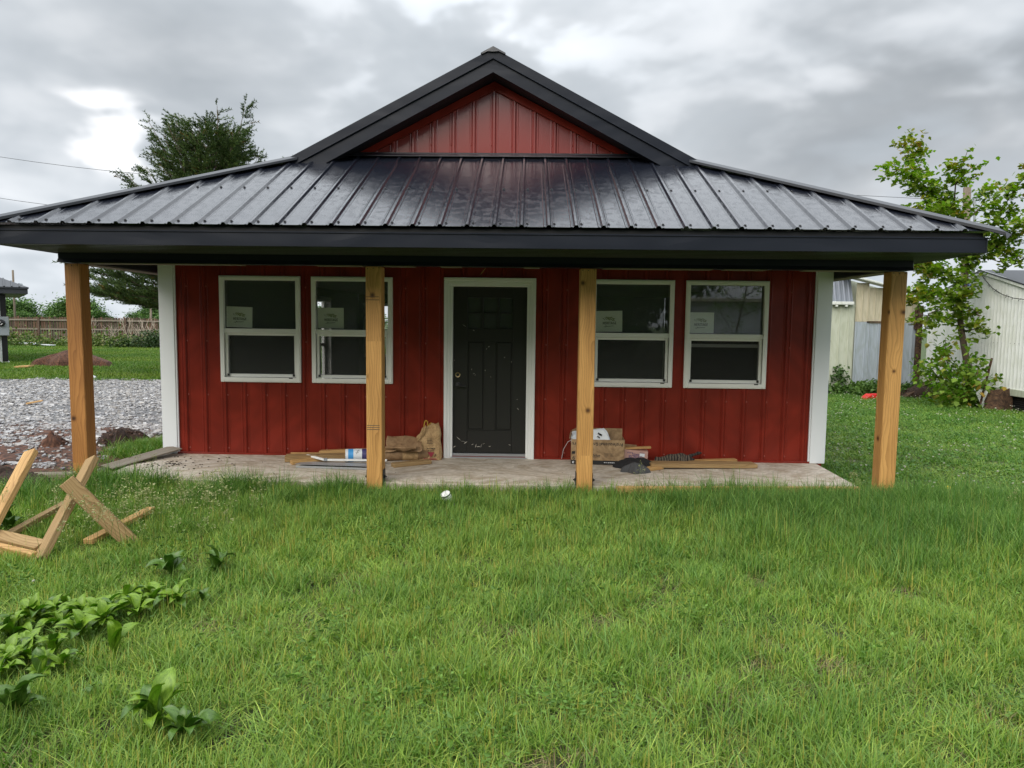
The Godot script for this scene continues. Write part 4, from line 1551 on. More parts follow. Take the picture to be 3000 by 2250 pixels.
func carton() -> void:
	var t := thing("cardboard_box", "open brown cardboard box with upside-down print right of the door", "cardboard box", Vector3(.945, .022, .15))
	t.rotation.y = -.05
	var s := new_st()
	var w := .292
	var d := .13
	var hh := .285
	for z in [-d, d]:
		bx(s, -w, w, .004, hh, z - .003, z + .003, .001)
	for x in [-w, w]:
		bx(s, x - .003, x + .003, .004, hh, -d + .004, d - .004, .001)
	bx(s, -w + .004, w - .004, .003, .008, -d + .004, d - .004, .001)
	var s2 := new_st()
	var zf := d + .0035
	var flip := Basis(Vector3.BACK, PI)
	letters(s2, "Professional Grade Co", Transform3D(flip, Vector3(.045, .235, zf)), .036, true, false, .46)
	letters(s2, "rs", Transform3D(flip, Vector3(-.262, .235, zf)), .034, true)
	letters(s2, "serDrive", Transform3D(Basis(), Vector3(-.045, .105, zf)), .032, true, true, .145)
	letters(s2, "6", Transform3D(Basis(), Vector3(-.265, .075, zf)), .040, true)
	bx(s2, -.11, .03, .083, .085, d + .003, zf + .0005, 0)
	bx(s2, .07, .175, .128, .131, d + .003, zf + .0005, 0)
	for q in [[.075, .115, .115], [.075, .115, .103], [.08, .105, .091], [.14, .165, .115], [.14, .175, .103]]:
		bx(s2, q[0], q[1], q[2], q[2] + .004, d + .003, zf + .0005, 0)
	bx(s2, -.285, -.25, .12, .15, d + .003, zf + .0003, 0)
	bx(s2, -w, w, .006, .052, d + .0028, zf, 0)
	bx(s2, -w - .0036, -w - .002, .006, .052, -d, d, 0)
	var s3 := new_st()
	for i in 9:
		bx(s3, .07 + i * .021, .07 + i * .021 + rf(.010, .018), .026, .033, zf - .001, zf + .0008, 0)
	letters(s3, "e", Transform3D(Basis(), Vector3(-.27, .030, zf + .0008)), .03, true)
	multi("box_walls", [[s, M.cardboard], [s2, M.ink], [s3, M.label_white]], t)
	s = new_st()
	box(s, Transform3D(Basis(Vector3.RIGHT, -.10), Vector3(.0, hh + .045, -d - .006)), Vector3(w * 2 - .01, .092, .004), .001)
	obj("flap", s, M.cardboard, t)
	s = new_st()
	box(s, Transform3D(Basis(Vector3.BACK, -.25), Vector3(-w - .012, hh + .03, .0)), Vector3(.004, .07, d * 2 - .03), .001)
	obj("flap", s, M.cardboard, t)
	# plastic wrappers poking out
	t = thing("plastic_packaging", "clear and white plastic wrapper sticking out of the open cardboard box", "plastic bag", Vector3(.945, .29, .15))
	s = crumple(9, 9, [Vector3(-.12, -.05, .05), Vector3(.30, .02, -.02), [Vector3(.0, .0, .03), Vector3(-.05, .07, .0), Vector3(-.08, .13, -.03), Vector3(-.10, .165, -.05)]], .035, 15.0, 31.0)
	obj("wrapper", s, M.film_plastic, t)
	s = crumple(4, 4, [Vector3(-.10, -.03, .10), Vector3(.24, .0, .0), [Vector3(.0, .0, .03), Vector3(-.03, .07, .0), Vector3(-.085, .15, -.02)]], .012, 11.0, 41.0)
	s2 = new_st()
	box(s2, Transform3D(Basis(Vector3.BACK, -.55), Vector3(.015, .075, .115)), Vector3(.05, .018, .003), 0)
	box(s2, Transform3D(Basis(Vector3.BACK, -.55), Vector3(.0, .045, .122)), Vector3(.035, .012, .003), 0)
	multi("printed_sheet", [[s, M.label_white], [s2, M.ink]], t)
	s = crumple(6, 6, [Vector3(-.30, -.02, .02), Vector3(.16, .04, .02), [Vector3(.0, .0, .05), Vector3(-.01, .06, .03), Vector3(.01, .10, -.02)]], .04, 18.0, 61.0)
	obj("wrapper", s, M.film_plastic, t)

# striped cat lying behind the boards: one skin meshed from a field of joined capsules
func cat() -> void:
	var t := thing("tabby_cat", "grey striped tabby cat lying against the wall behind the boards", "cat", Vector3(1.83, .026, .15))
	t.scale = Vector3(.78, .72, .7)
	var c := [
		[Vector3(-.20, .055, .02), Vector3(-.08, .075, .0), .052, .068], [Vector3(-.08, .075, .0), Vector3(.08, .085, .0), .068, .078], [Vector3(.08, .085, .0), Vector3(.16, .07, .01), .074, .055],
		[Vector3(-.20, .055, .02), Vector3(-.27, .06, .05), .045, .038], [Vector3(-.27, .06, .05), Vector3(-.30, .048, .07), .040, .022],
		[Vector3(-.285, .085, .03), Vector3(-.30, .115, .025), .014, .004], [Vector3(-.255, .085, .065), Vector3(-.265, .115, .07), .014, .004],
		[Vector3(-.15, .04, .05), Vector3(-.24, .018, .13), .028, .016], [Vector3(-.24, .018, .13), Vector3(-.30, .016, .14), .016, .017],
		[Vector3(.10, .06, .05), Vector3(.06, .022, .12), .045, .022], [Vector3(.06, .022, .12), Vector3(-.01, .017, .13), .020, .018],
		[Vector3(.14, .09, .0), Vector3(.22, .125, -.02), .030, .024], [Vector3(.22, .125, -.02), Vector3(.33, .165, -.03), .022, .020], [Vector3(.33, .165, -.03), Vector3(.37, .170, -.03), .020, .013],
		[Vector3(.16, .06, .03), Vector3(.24, .075, .04), .040, .024]]
	var lo := Vector3(-.37, -.01, -.13)
	var cell := .010
	var n := Vector3i(80, 22, 34)
	var f := PackedFloat32Array()
	f.resize(n.x * n.y * n.z)
	for i in n.x:
		for j in n.y:
			for k in n.z:
				var p := lo + Vector3(i, j, k) * cell
				var d := 9.0
				for b in c:
					var ab: Vector3 = b[1] - b[0]
					var h := clampf((p - b[0]).dot(ab) / ab.length_squared(), 0, 1)
					var e: float = (p - b[0] - ab * h).length() - lerpf(b[2], b[3], h)
					var m := clampf(.5 + .5 * (d - e) / .03, 0, 1)
					d = lerpf(d, e, m) - .03 * m * (1.0 - m)
				f[(i * n.y + j) * n.z + k] = d
	var s := smooth_st()
	var vert := {}
	var off := [Vector3i(0, 0, 0), Vector3i(1, 0, 0), Vector3i(0, 1, 0), Vector3i(1, 1, 0), Vector3i(0, 0, 1), Vector3i(1, 0, 1), Vector3i(0, 1, 1), Vector3i(1, 1, 1)]
	for i in n.x - 1:
		for j in n.y - 1:
			for k in n.z - 1:
				var sum := Vector3.ZERO
				var cnt := 0
				for a in 8:
					for bt in [1, 2, 4]:
						if a & bt == 0:
							var o0: Vector3i = off[a] + Vector3i(i, j, k)
							var o1: Vector3i = off[a | bt] + Vector3i(i, j, k)
							var d0 := f[(o0.x * n.y + o0.y) * n.z + o0.z]
							var d1 := f[(o1.x * n.y + o1.y) * n.z + o1.z]
							if (d0 < 0) != (d1 < 0):
								sum += Vector3(o0).lerp(Vector3(o1), d0 / (d0 - d1))
								cnt += 1
				if cnt > 0:
					vert[Vector3i(i, j, k)] = lo + sum / cnt * cell
	for key in vert:
		for ax in 3:
			var st := Vector3i(0, 0, 0)
			st[ax] = 1
			var q: Vector3i = key
			var q1 := q + st
			var d0 := f[(q.x * n.y + q.y) * n.z + q.z]
			var d1 := f[(q1.x * n.y + q1.y) * n.z + q1.z]
			if (d0 < 0) == (d1 < 0):
				continue
			var u := Vector3i(0, 0, 0)
			u[(ax + 1) % 3] = 1
			var v := Vector3i(0, 0, 0)
			v[(ax + 2) % 3] = 1
			if not (vert.has(q - u) and vert.has(q - v) and vert.has(q - u - v)):
				continue
			var ps := [vert[q], vert[q - u], vert[q - u - v], vert[q - v]]
			var out := Vector3(st) * (1.0 if d0 < 0 else -1.0)
			var nn: Vector3 = (ps[1] - ps[0]).cross(ps[2] - ps[0])
			var order := [0, 2, 1, 0, 3, 2] if nn.dot(out) > 0 else [0, 1, 2, 0, 2, 3]
			for w in order:
				var p: Vector3 = ps[w]
				var band := sin(p.x * 165.0 + nz2.get_noise_3d(p.x * 14.0, p.y * 14.0, p.z * 14.0) * 3.0)
				var g := Color(.125, .100, .072)
				if band > .05:
					g = Color(.016, .015, .014)
				if p.x > .19:
					g = Color(.02, .019, .018) if band > -.6 else Color(.06, .055, .05)
				s.set_color(g)
				s.add_vertex(p)
	s.index()
	obj("body", s, M.fur, t)

# ------------------------------------------------------------------ yard
func yard_things() -> void:
	# knocked-over frame of nailed two-by-fours
	var t := thing("fallen_trestle", "toppled frame of nailed two-by-fours lying in the grass by the left post", "trestle", Vector3(-3.3, -.1, 2.9))
	var o := Vector3(-3.3, -.1, 2.9)
	var parts := [[Vector3(-3.86, .50, 2.50), Vector3(-3.70, -.08, 3.32), .10, .05, "pine_board", Vector3(-.3, .8, .6)], [Vector3(-3.33, .46, 2.55), Vector3(-3.215, -.09, 3.38), .10, .05, "weathered_board", Vector3(-.5, .8, .5)], [Vector3(-3.226, .391, 3.04), Vector3(-2.80, -.13, 2.92), .11, .05, "weathered_board", Vector3(.25, .3, .9)], [Vector3(-3.74, .02, 2.30), Vector3(-3.70, -.03, 3.02), .06, .04, "weathered_board", Vector3.UP], [Vector3(-3.00, -.01, 2.30), Vector3(-3.08, -.06, 3.05), .075, .04, "pine_board", Vector3.UP], [Vector3(-3.75, -.055, 3.19), Vector3(-3.26, -.085, 3.35), .045, .085, "pine_board", Vector3(0, 1, .2)], [Vector3(-3.75, .01, 3.12), Vector3(-3.27, -.02, 3.27), .10, .03, "weathered_board", Vector3(0, 1, .35)]]
	for q in parts:
		var s := new_st()
		bar(s, q[0] - o, q[1] - o, q[2], q[3], q[5], .004)
		obj("two_by_four", s, M[q[4]], t)
	board_thing("long weathered plank lying on the dirt behind the left post", Vector3(-6.4, -.02, 1.30), Vector3(-4.35, -.01, 1.02), .14, .035, "grey_board")
	# pipe stub
	t = thing("pipe_cap", "white plastic pipe stub with an open black end in the grass before the door", "pipe", Vector3(-.54, -.10, 1.70))
	t.rotation = Vector3(.35, .0, .35)
	var s := smooth_st()
	lathe(s, [Vector2(.0, .15), Vector2(.040, .15), Vector2(.046, .145), Vector2(.046, .09), Vector2(.041, .085), Vector2(.041, -.02)], Transform3D(), 20)
	obj("pipe_end", s, M.white_plastic, t)
	s = smooth_st()
	lathe(s, [Vector2(.0, .0), Vector2(.03, .0), Vector2(.03, .02), Vector2(0, .02)], Transform3D(Basis(Vector3.RIGHT, PI / 2 - .2), Vector3(.012, .045, .034)), 16)
	obj("opening", s, M.dark_gap, t)
	s = smooth_st()
	lathe(s, [Vector2(.047, .128), Vector2(.0485, .134), Vector2(.047, .140)], Transform3D(), 20)
	obj("rim", s, M.iron, t)
	# mounds of dug soil
	mound("dark crumbly mound of dug soil behind the left post, beside the wall", Vector3(-5.0, -.08, -.75), Vector3(.66, .27, .55), "dark_dirt", 3.0)
	mound("small reddish clod of soil left of the left post", Vector3(-5.75, -.06, -.55), Vector3(.34, .17, .3), "red_dirt", 8.0)
	mound("low dark heap of soil at the left edge behind the toppled frame", Vector3(-4.9, -.08, 1.35), Vector3(.8, .16, .5), "dark_dirt", 14.0)
	mound("wide red heap of excavated dirt on the far lawn", Vector3(-16.2, -.13, -17.2), Vector3(2.5, .40, 1.5), "red_dirt", 21.0)
	weeds()
	seeds()

func mound(label: String, at: Vector3, size: Vector3, m: String, sd: float) -> void:
	var t := thing("dirt_mound", label, "dirt mound", at)
	var s := heap(Vector3(0, 0, 0), size, size.y * .45, 3.2 / size.x, sd, 16)
	obj("soil_heap", s, M[m], t)
	var mesh := stone_mesh()
	var pl := []
	var tn := []
	for i in 90:
		var a := rf(0, TAU)
		var r := sqrt(rng.randf()) * 1.05
		var z := size * rf(.03, .09)
		pl.append(Transform3D(Basis(Vector3.UP, a * 3).scaled(Vector3.ONE * maxf(z.y, .012) * 1.5), Vector3(cos(a) * r * size.x * .5, size.y * sqrt(maxf(0, 1 - r * r)), sin(a) * r * size.z * .5)))
		tn.append(Color(.09, .045, .028) * rf(.4, 1.3))
	many("clods", mesh, M.stone, pl, tn, t)

func leaf_mesh(l: float, w: float, arch: float, fold: float) -> ArrayMesh:
	var s := smooth_st()
	var n := 7
	var rows := []
	for i in n + 1:
		var t := i / float(n)
		var hw := w * .5 * pow(sin(PI * clampf(.06 + t * .94, 0, 1)), .75) * (1.0 if t > .12 else .35)
		if i == n:
			hw = .002
		var y := l * (sin(t * PI * .55) * .55 - arch * t * t)
		var z := l * t * .9
		var wav := sin(t * 9.0) * w * .05
		rows.append([Vector3(-hw, y + fold * hw + wav, z), Vector3(0, y, z), Vector3(hw, y + fold * hw - wav, z)])
	for i in n:
		for k in 2:
			var a: Vector3 = rows[i][k]
			var b: Vector3 = rows[i][k + 1]
			var c: Vector3 = rows[i + 1][k + 1]
			var d: Vector3 = rows[i + 1][k]
			face(s, [a, b, c, d], Vector3.UP, [Vector2(k * .5, i / float(n)), Vector2(k * .5 + .5, i / float(n)), Vector2(k * .5 + .5, (i + 1) / float(n)), Vector2(k * .5, (i + 1) / float(n))])
	return done(s)

func weeds() -> void:
	var meshes := []
	for i in 6:
		meshes.append(leaf_mesh(1.0, rf(.34, .46), rf(.05, .5), rf(.25, .6)))
	# x, z, size, leaves, dark
	var spots := [[-1.87, 4.14, .17, 7, 0], [-1.99, 4.18, .16, 7, 0], [-2.14, 4.16, .17, 7, 0], [-2.21, 4.29, .16, 7, 0], [-2.31, 4.33, .18, 8, 0], [-2.36, 4.45, .17, 7, 0], [-2.50, 4.43, .18, 8, 0], [-2.52, 4.60, .17, 7, 0], [-2.29, 4.79, .15, 7, 0], [-2.16, 4.79, .15, 6, 0], [-2.14, 4.62, .17, 8, 0], [-2.31, 4.89, .15, 6, 0], [-2.10, 4.97, .14, 6, 0], [-2.26, 5.02, .14, 6, 0], [-2.10, 4.50, .16, 7, 0], [-1.90, 4.73, .24, 4, 0], [-2.15, 3.66, .21, 7, 1], [-1.90, 3.54, .20, 7, 1], [-1.77, 5.12, .08, 5, 1], [-1.35, 5.36, .225, 8, 0], [-1.97, 5.33, .21, 8, 1], [-1.20, 5.43, .18, 6, 1], [-3.86, 2.79, .24, 7, 1], [-2.45, 4.25, .16, 6, 0], [-2.0, 4.33, .15, 6, 0], [-1.75, 4.08, .13, 5, 1], [-2.7, 4.75, .17, 7, 0], [-2.45, 5.1, .15, 6, 0]]
	var words := {15: "single three-leaved broadleaf weed right of the weed patch", 16: "dark broadleaf weed among the grass seed stems", 17: "dark broadleaf weed right of the seed stems", 18: "tiny broadleaf weed between the patch and the bottom edge", 19: "large bright broadleaf weed standing alone at the bottom", 20: "dark broadleaf weed at the bottom left corner", 21: "small dark broadleaf weed beside the large bright one", 22: "tall dark broadleaf weed behind the toppled lumber frame", 25: "dark small weed at the far end of the weed patch"}
	for i in 28:
		if spots[i][4] == 0 and not words.has(i):
			spots.append([spots[i][0] + rf(-.12, .12), spots[i][1] + rf(-.09, .09), spots[i][2] * rf(.7, 1.0), 6, 0])
	for i in spots.size():
		var q: Array = spots[i]
		var lab: String = words.get(i, "bright green broadleaf weed among others of the dense patch at the lawn's left")
		var t := thing("broadleaf_weed", lab, "weed", Vector3(q[0], ground_y(q[0], q[1]) + .045, q[1]), "" if words.has(i) else "weeds of the dense broadleaf patch")
		var a0 := rf(0, TAU)
		var cnt: int = q[3] + (5 if q[3] > 5 else 0)
		for k in cnt:
			var m := MeshInstance3D.new()
			m.name = "leaf"
			m.mesh = meshes[rng.randi() % 6]
			m.material_override = M.weed_leaf_dark if q[4] == 1 or rng.randf() < .15 else M.weed_leaf
			var sz: float = q[2] * rf(.5, .95)
			m.transform = Transform3D(Basis(Vector3.UP, a0 + TAU * k / cnt + rf(-.35, .35)) * Basis(Vector3.RIGHT, rf(-.85, .15)) * Basis(Vector3.BACK, rf(-.3, .3)) * Basis.from_scale(Vector3(sz, sz, sz)), Vector3(0, rf(0, .03), 0))
			m.scale *= Vector3(rf(.8, 1.15), 1, 1)
			t.add_child(m, true)

func seeds() -> void:
	var mesh_list := []
	for v in 3:
		var s := new_st()
		var hgt := rf(.42, .55)
		var pts := []
		var rad := []
		for i in 6:
			var t := i / 5.0
			pts.append(Vector3(t * t * .10, t * hgt, sin(t * 3.0) * .02))
			rad.append(.0016 * (1.2 - t * .7))
		s.set_color(Color(.12, .20, .05))
		tube(s, pts, rad, 4)
		for i in 46:
			var t := rf(.66, 1.0)
			var p := Vector3(t * t * .10, t * hgt, sin(t * 3.0) * .02)
			var sp := (1.04 - t) * .18 + .008
			var e := p + Vector3(rf(-1, 1), rf(-.1, .7), rf(-1, 1)) * sp
			s.set_color(Color(.24, .25, .10))
			var sd := Vector3(rf(-1, 1), 0, rf(-1, 1)).normalized() * .0006
			face(s, [p - sd, p + sd, e + sd, e - sd], Vector3.UP)
			s.set_color(Color(.42, .41, .21) * rf(.7, 1.15))
			var ax := (e - p).normalized() * .012
			var wd := ax.cross(Vector3(rf(-1, 1), rf(-1, 1), rf(-1, 1))).normalized() * .0040
			face(s, [e - ax * .6, e + wd, e + ax, e - wd], Vector3.UP)
		mesh_list.append(done(s))
	var root := group_node("grass_seed_heads", self)
	root.set_meta("kind", "stuff")
	tag(root, "tall grass stems with pale open seed heads near the toppled frame", "grass")
	for v in 3:
		var pl := []
		for i in 19:
			var x := -2.55 + rng.randfn(0, .42)
			var z := 2.95 + rng.randfn(0, .40)
			pl.append(Transform3D(Basis(Vector3.UP, rf(0, TAU)) * Basis(Vector3.RIGHT, rf(-.15, .15)) * Basis.from_scale(Vector3.ONE * rf(.75, 1.1)), Vector3(x, ground_y(x, z), z)))
		for q in [[-3.75, 1.12], [-2.9, 1.3], [-2.7, 1.32], [1.2, 1.35], [3.3, 1.5], [4.3, 1.9]]:
			if rng.randf() < .5:
				pl.append(Transform3D(Basis(Vector3.UP, rf(0, TAU)) * Basis.from_scale(Vector3.ONE * rf(.6, .9)), Vector3(q[0] + rf(-.2, .2), -.13, q[1] + .15)))
		many("seed_stems", mesh_list[v], M.grass, pl, [], root)

# ------------------------------------------------------------------ trees
func leaf_clump(count: int, spread: float, size: float, cols: Array) -> ArrayMesh:
	var s := new_st()
	for i in count:
		var p := Vector3(rng.randfn(0, 1), rng.randfn(0, .8), rng.randfn(0, 1)) * spread * .5
		var b := Basis(Vector3(rf(-1, 1), rf(-1, 1), rf(-1, 1)).normalized(), rf(0, TAU))
		var l := size * rf(.7, 1.3)
		s.set_color((cols[rng.randi() % cols.size()] as Color) * rf(.8, 1.2))
		face(s, [p, p + b * Vector3(.35, .12, .45) * l, p + b * Vector3(0, 0, 1) * l, p + b * Vector3(-.35, .12, .45) * l], b.y)
	return done(s)

func maple_clump(count: int, spread: float, size: float, cols: Array) -> ArrayMesh:
	var s := new_st()
	var shape := [Vector2(0, 0), Vector2(.32, .02), Vector2(.28, .20), Vector2(.55, .38), Vector2(.30, .48), Vector2(.26, .66), Vector2(0, 1.0), Vector2(-.26, .66), Vector2(-.30, .48), Vector2(-.55, .38), Vector2(-.28, .20), Vector2(-.32, .02)]
	for i in count:
		var p := Vector3(rng.randfn(0, 1), rng.randfn(0, .9), rng.randfn(0, 1)) * spread * .5
		var b := Basis(Vector3.UP, rf(0, TAU)) * Basis(Vector3.RIGHT, rf(.1, 1.3)) * Basis(Vector3.BACK, rf(-.5, .5))
		var l := size * rf(.7, 1.25)
		s.set_color((cols[rng.randi() % cols.size()] as Color) * rf(.8, 1.2))
		var pts := []
		for q in shape:
			pts.append(p + b * Vector3(q.x, -.12 * absf(q.x), q.y) * l)
		var mid := p + b * Vector3(0, .02, .4) * l
		for k in shape.size():
			face(s, [mid, pts[k], pts[(k + 1) % shape.size()]], b.y)
	return done(s)

func needle_tuft() -> ArrayMesh:
	var s := new_st()
	var cols := [Color(.075, .125, .030), Color(.055, .095, .030), Color(.11, .15, .038), Color(.040, .068, .026)]
	for i in 26:
		var t := rf(0, 1)
		var p := Vector3(0, 0, t * .22)
		var a := rf(0, TAU)
		var d := (Vector3(cos(a), sin(a), rf(.6, 1.6))).normalized() * rf(.05, .09)
		var w := d.cross(Vector3(rf(-1, 1), rf(-1, 1), rf(-1, 1))).normalized() * .010
		s.set_color((cols[i % 4] as Color) * rf(.8, 1.2))
		face(s, [p - w, p + w, p + d], Vector3.UP)
	return done(s)

func pine() -> void:
	var t := thing("pine_tree", "tall open evergreen tree rising behind the left half of the roof", "tree", Vector3(-9.65, -.12, -14.0))
	var s := smooth_st()
	tube(s, [Vector3(0, 0, 0), Vector3(.05, 2.0, 0), Vector3(-.05, 4.5, .05), Vector3(.05, 6.0, 0), Vector3(.1, 7.0, 0)], [.20, .16, .11, .06, .02], 8)
	obj("trunk", s, M.bark, t)
	var br := smooth_st()
	var tufts := []
	var tint := []
	var limbs := []
	for i in 128:
		var hgt := 1.9 + 5.0 * pow(i / 127.0, .85)
		var l := lerpf(4.0, 2.0, smoothstep(2.2, 4.6, hgt)) * lerpf(1.0, .42, smoothstep(5.2, 7.0, hgt)) * rf(.6, 1.0)
		var az := i * 2.4 + rf(-.3, .3)
		l *= 1.0 - .22 * maxf(cos(az), 0.0)
		limbs.append([hgt, l, az, rf(.05, .35) + 1.15 * smoothstep(3.0, 6.2, hgt)])
	# the long low limbs that reach out left, under the eave as one sees it
	for q in [[2.35, 4.2, PI, .08], [2.7, 3.9, PI - .3, .16], [2.15, 3.6, PI + .35, .0], [2.9, 3.6, PI + .25, .12], [3.2, 3.2, PI - .1, .2], [2.5, 4.4, PI + .1, .14], [2.3, 3.0, PI - .5, .02], [5.6, 1.7, 2.9, 1.2], [6.0, 1.3, .3, 1.6], [6.0, 1.1, 3.6, 1.7], [6.2, 1.0, 5.6, 1.6], [4.6, 2.5, 0.1, .75], [4.6, 2.5, 3.0, .6]]:
		limbs.append(q)
	for q in limbs:
		var d := Vector3(cos(q[2]), 0, sin(q[2]))
		var pts := []
		var rad := []
		var sag := rf(.0, .12)
		for k in 6:
			var u := k / 5.0
			pts.append(Vector3(0, q[0], 0) + d * q[1] * u + Vector3(rf(-.05, .05), q[3] * q[1] * u * u - sag * sin(u * PI) * q[1] * .3 + rf(-.04, .04), rf(-.05, .05)))
			rad.append(.038 * (1.0 - u) * sqrt(q[1] / 3.0) + .006)
		tube(br, pts, rad, 5)
		var n := int(q[1] * 30)
		for i in n:
			var u := rf(.30, 1.0)
			var k := mini(int(u * 5), 4)
			var p: Vector3 = (pts[k] as Vector3).lerp(pts[k + 1], u * 5 - k)
			var sd := (d + Vector3(rf(-1, 1), rf(-.1, .7), rf(-1, 1)) * .9).normalized()
			var tw := rf(.05, .45) * (1.15 - u * .6)
			for e in 2:
				var at := p + sd * tw * (e * .5 + .5)
				var yb := Basis.looking_at(-(sd + Vector3(rf(-.5, .5), rf(.0, .6), rf(-.5, .5))).normalized())
				tufts.append(Transform3D(yb * Basis.from_scale(Vector3.ONE * rf(.75, 1.25)), at))
				tint.append(Color(1, 1, 1) * rf(.7, 1.35) if rng.randf() > .03 else Color(2.2, 1.0, .8))
	obj("limb", br, M.bark, t)
	many("crown", needle_tuft(), M.needle, tufts, tint, t)

func scatter_crown(mesh: ArrayMesh, m: Material, blobs: Array, per: float, parent: Node, s0: float, s1: float) -> void:
	var pl := []
	var tn := []
	for b in blobs:
		var c: Vector3 = b[0]
		var r: Vector3 = b[1]
		var n := int(per * r.x * r.y * r.z)
		for i in n:
			var v := Vector3(rng.randfn(0, 1), rng.randfn(0, 1), rng.randfn(0, 1)).normalized() * pow(rng.randf(), .42)
			var p := c + v * r * (1.0 + nz.get_noise_3d(v.x * 5 + c.x, v.y * 5, v.z * 5) * .5)
			pl.append(Transform3D(Basis(Vector3(rf(-1, 1), rf(-1, 1), rf(-1, 1)).normalized(), rf(0, TAU)).scaled(Vector3.ONE * rf(s0, s1)), p))
			tn.append(Color(1, 1, 1) * rf(.75, 1.25))
	many("crown", mesh, m, pl, tn, parent)

func maple() -> void:
	var limbs := [
		[Vector3(10.01, -.12, -7.83), Vector3(9.89, .70, -7.83), Vector3(9.68, 1.60, -7.83), Vector3(9.63, 2.05, -7.83), Vector3(9.71, 2.57, -7.83), Vector3(9.72, 3.16, -7.83), Vector3(9.53, 3.82, -7.83), Vector3(9.36, 4.25, -7.83)],
		[Vector3(9.36, 4.25, -7.83), Vector3(9.01, 4.49, -7.95), Vector3(8.75, 5.03, -8.08), Vector3(8.59, 5.42, -8.20), Vector3(8.60, 5.88, -8.33)],
		[Vector3(9.04, 4.50, -8.0), Vector3(8.55, 4.75, -7.8), Vector3(8.07, 4.92, -7.6), Vector3(7.78, 5.02, -7.4)],
		[Vector3(9.36, 4.25, -7.83), Vector3(9.29, 4.66, -7.7), Vector3(9.32, 4.99, -7.56), Vector3(9.33, 5.28, -7.43)],
		[Vector3(9.35, 4.68, -7.8), Vector3(9.50, 4.94, -7.65), Vector3(9.59, 5.05, -7.5)],
		[Vector3(9.39, 4.10, -7.8), Vector3(8.78, 4.05, -7.5), Vector3(8.26, 4.14, -7.2)],
		[Vector3(9.70, 3.01, -7.83), Vector3(9.84, 3.49, -7.53), Vector3(9.97, 4.02, -7.23), Vector3(10.12, 4.52, -6.93), Vector3(10.3, 4.9, -6.7)],
		[Vector3(9.72, 3.23, -7.83), Vector3(9.93, 3.34, -7.43), Vector3(10.08, 3.57, -7.03), Vector3(10.14, 3.73, -6.63), Vector3(10.2, 3.95, -6.2)],
		[Vector3(9.83, 3.49, -7.5), Vector3(10.15, 3.17, -7.2), Vector3(10.38, 3.01, -6.9)],
		[Vector3(9.52, 3.81, -7.8), Vector3(9.98, 4.20, -7.93), Vector3(10.26, 4.59, -8.07), Vector3(10.45, 4.69, -8.2)],
		[Vector3(9.71, 2.57, -7.83), Vector3(9.10, 2.76, -7.53), Vector3(8.49, 2.91, -7.23), Vector3(8.04, 2.99, -6.93)],
		[Vector3(9.64, 2.19, -7.83), Vector3(8.94, 2.39, -7.46), Vector3(8.31, 2.37, -7.10), Vector3(7.91, 2.21, -6.73)],
		[Vector3(9.64, 1.90, -7.83), Vector3(9.16, 2.03, -7.56), Vector3(8.66, 1.88, -7.30), Vector3(8.46, 1.52, -7.03)],
		[Vector3(9.65, 1.75, -7.83), Vector3(9.26, 1.82, -8.03), Vector3(8.95, 1.89, -8.23), Vector3(8.86, 1.86, -8.43)],
		[Vector3(9.70, 1.52, -7.83), Vector3(9.79, 1.56, -7.58), Vector3(9.84, 1.62, -7.33)],
		[Vector3(9.69, 2.05, -7.83), Vector3(9.83, 1.97, -7.58), Vector3(9.76, 1.82, -7.33)],
		[Vector3(9.71, 2.6, -7.7), Vector3(9.5, 2.45, -7.5), Vector3(9.35, 2.2, -7.3)]]
	grow("maple_tree", "young maple tree with reddish new leaves in front of the white metal trailer", limbs, 62.0, .215, .08, true)
	var low := [
		[Vector3(9.79, -.12, -7.6), Vector3(9.45, .42, -7.5), Vector3(9.14, .93, -7.4), Vector3(9.05, 1.38, -7.3)],
		[Vector3(9.79, -.12, -7.6), Vector3(9.77, .57, -7.45), Vector3(9.61, 1.02, -7.3)],
		[Vector3(9.61, -.12, -7.6), Vector3(9.13, .41, -7.45), Vector3(8.73, .79, -7.3)],
		[Vector3(9.57, -.1, -7.3), Vector3(9.21, .22, -7.2), Vector3(8.92, .44, -7.1)],
		[Vector3(9.64, -.1, -7.3), Vector3(9.70, .44, -7.2), Vector3(9.65, .74, -7.1)],
		[Vector3(9.5, -.1, -7.3), Vector3(9.4, .3, -7.1), Vector3(9.3, .6, -7.0)]]
	grow("maple_shrub", "low leafy maple shrub sprouting around the foot of the maple trunk", low, 46.0, .26, .018, false)

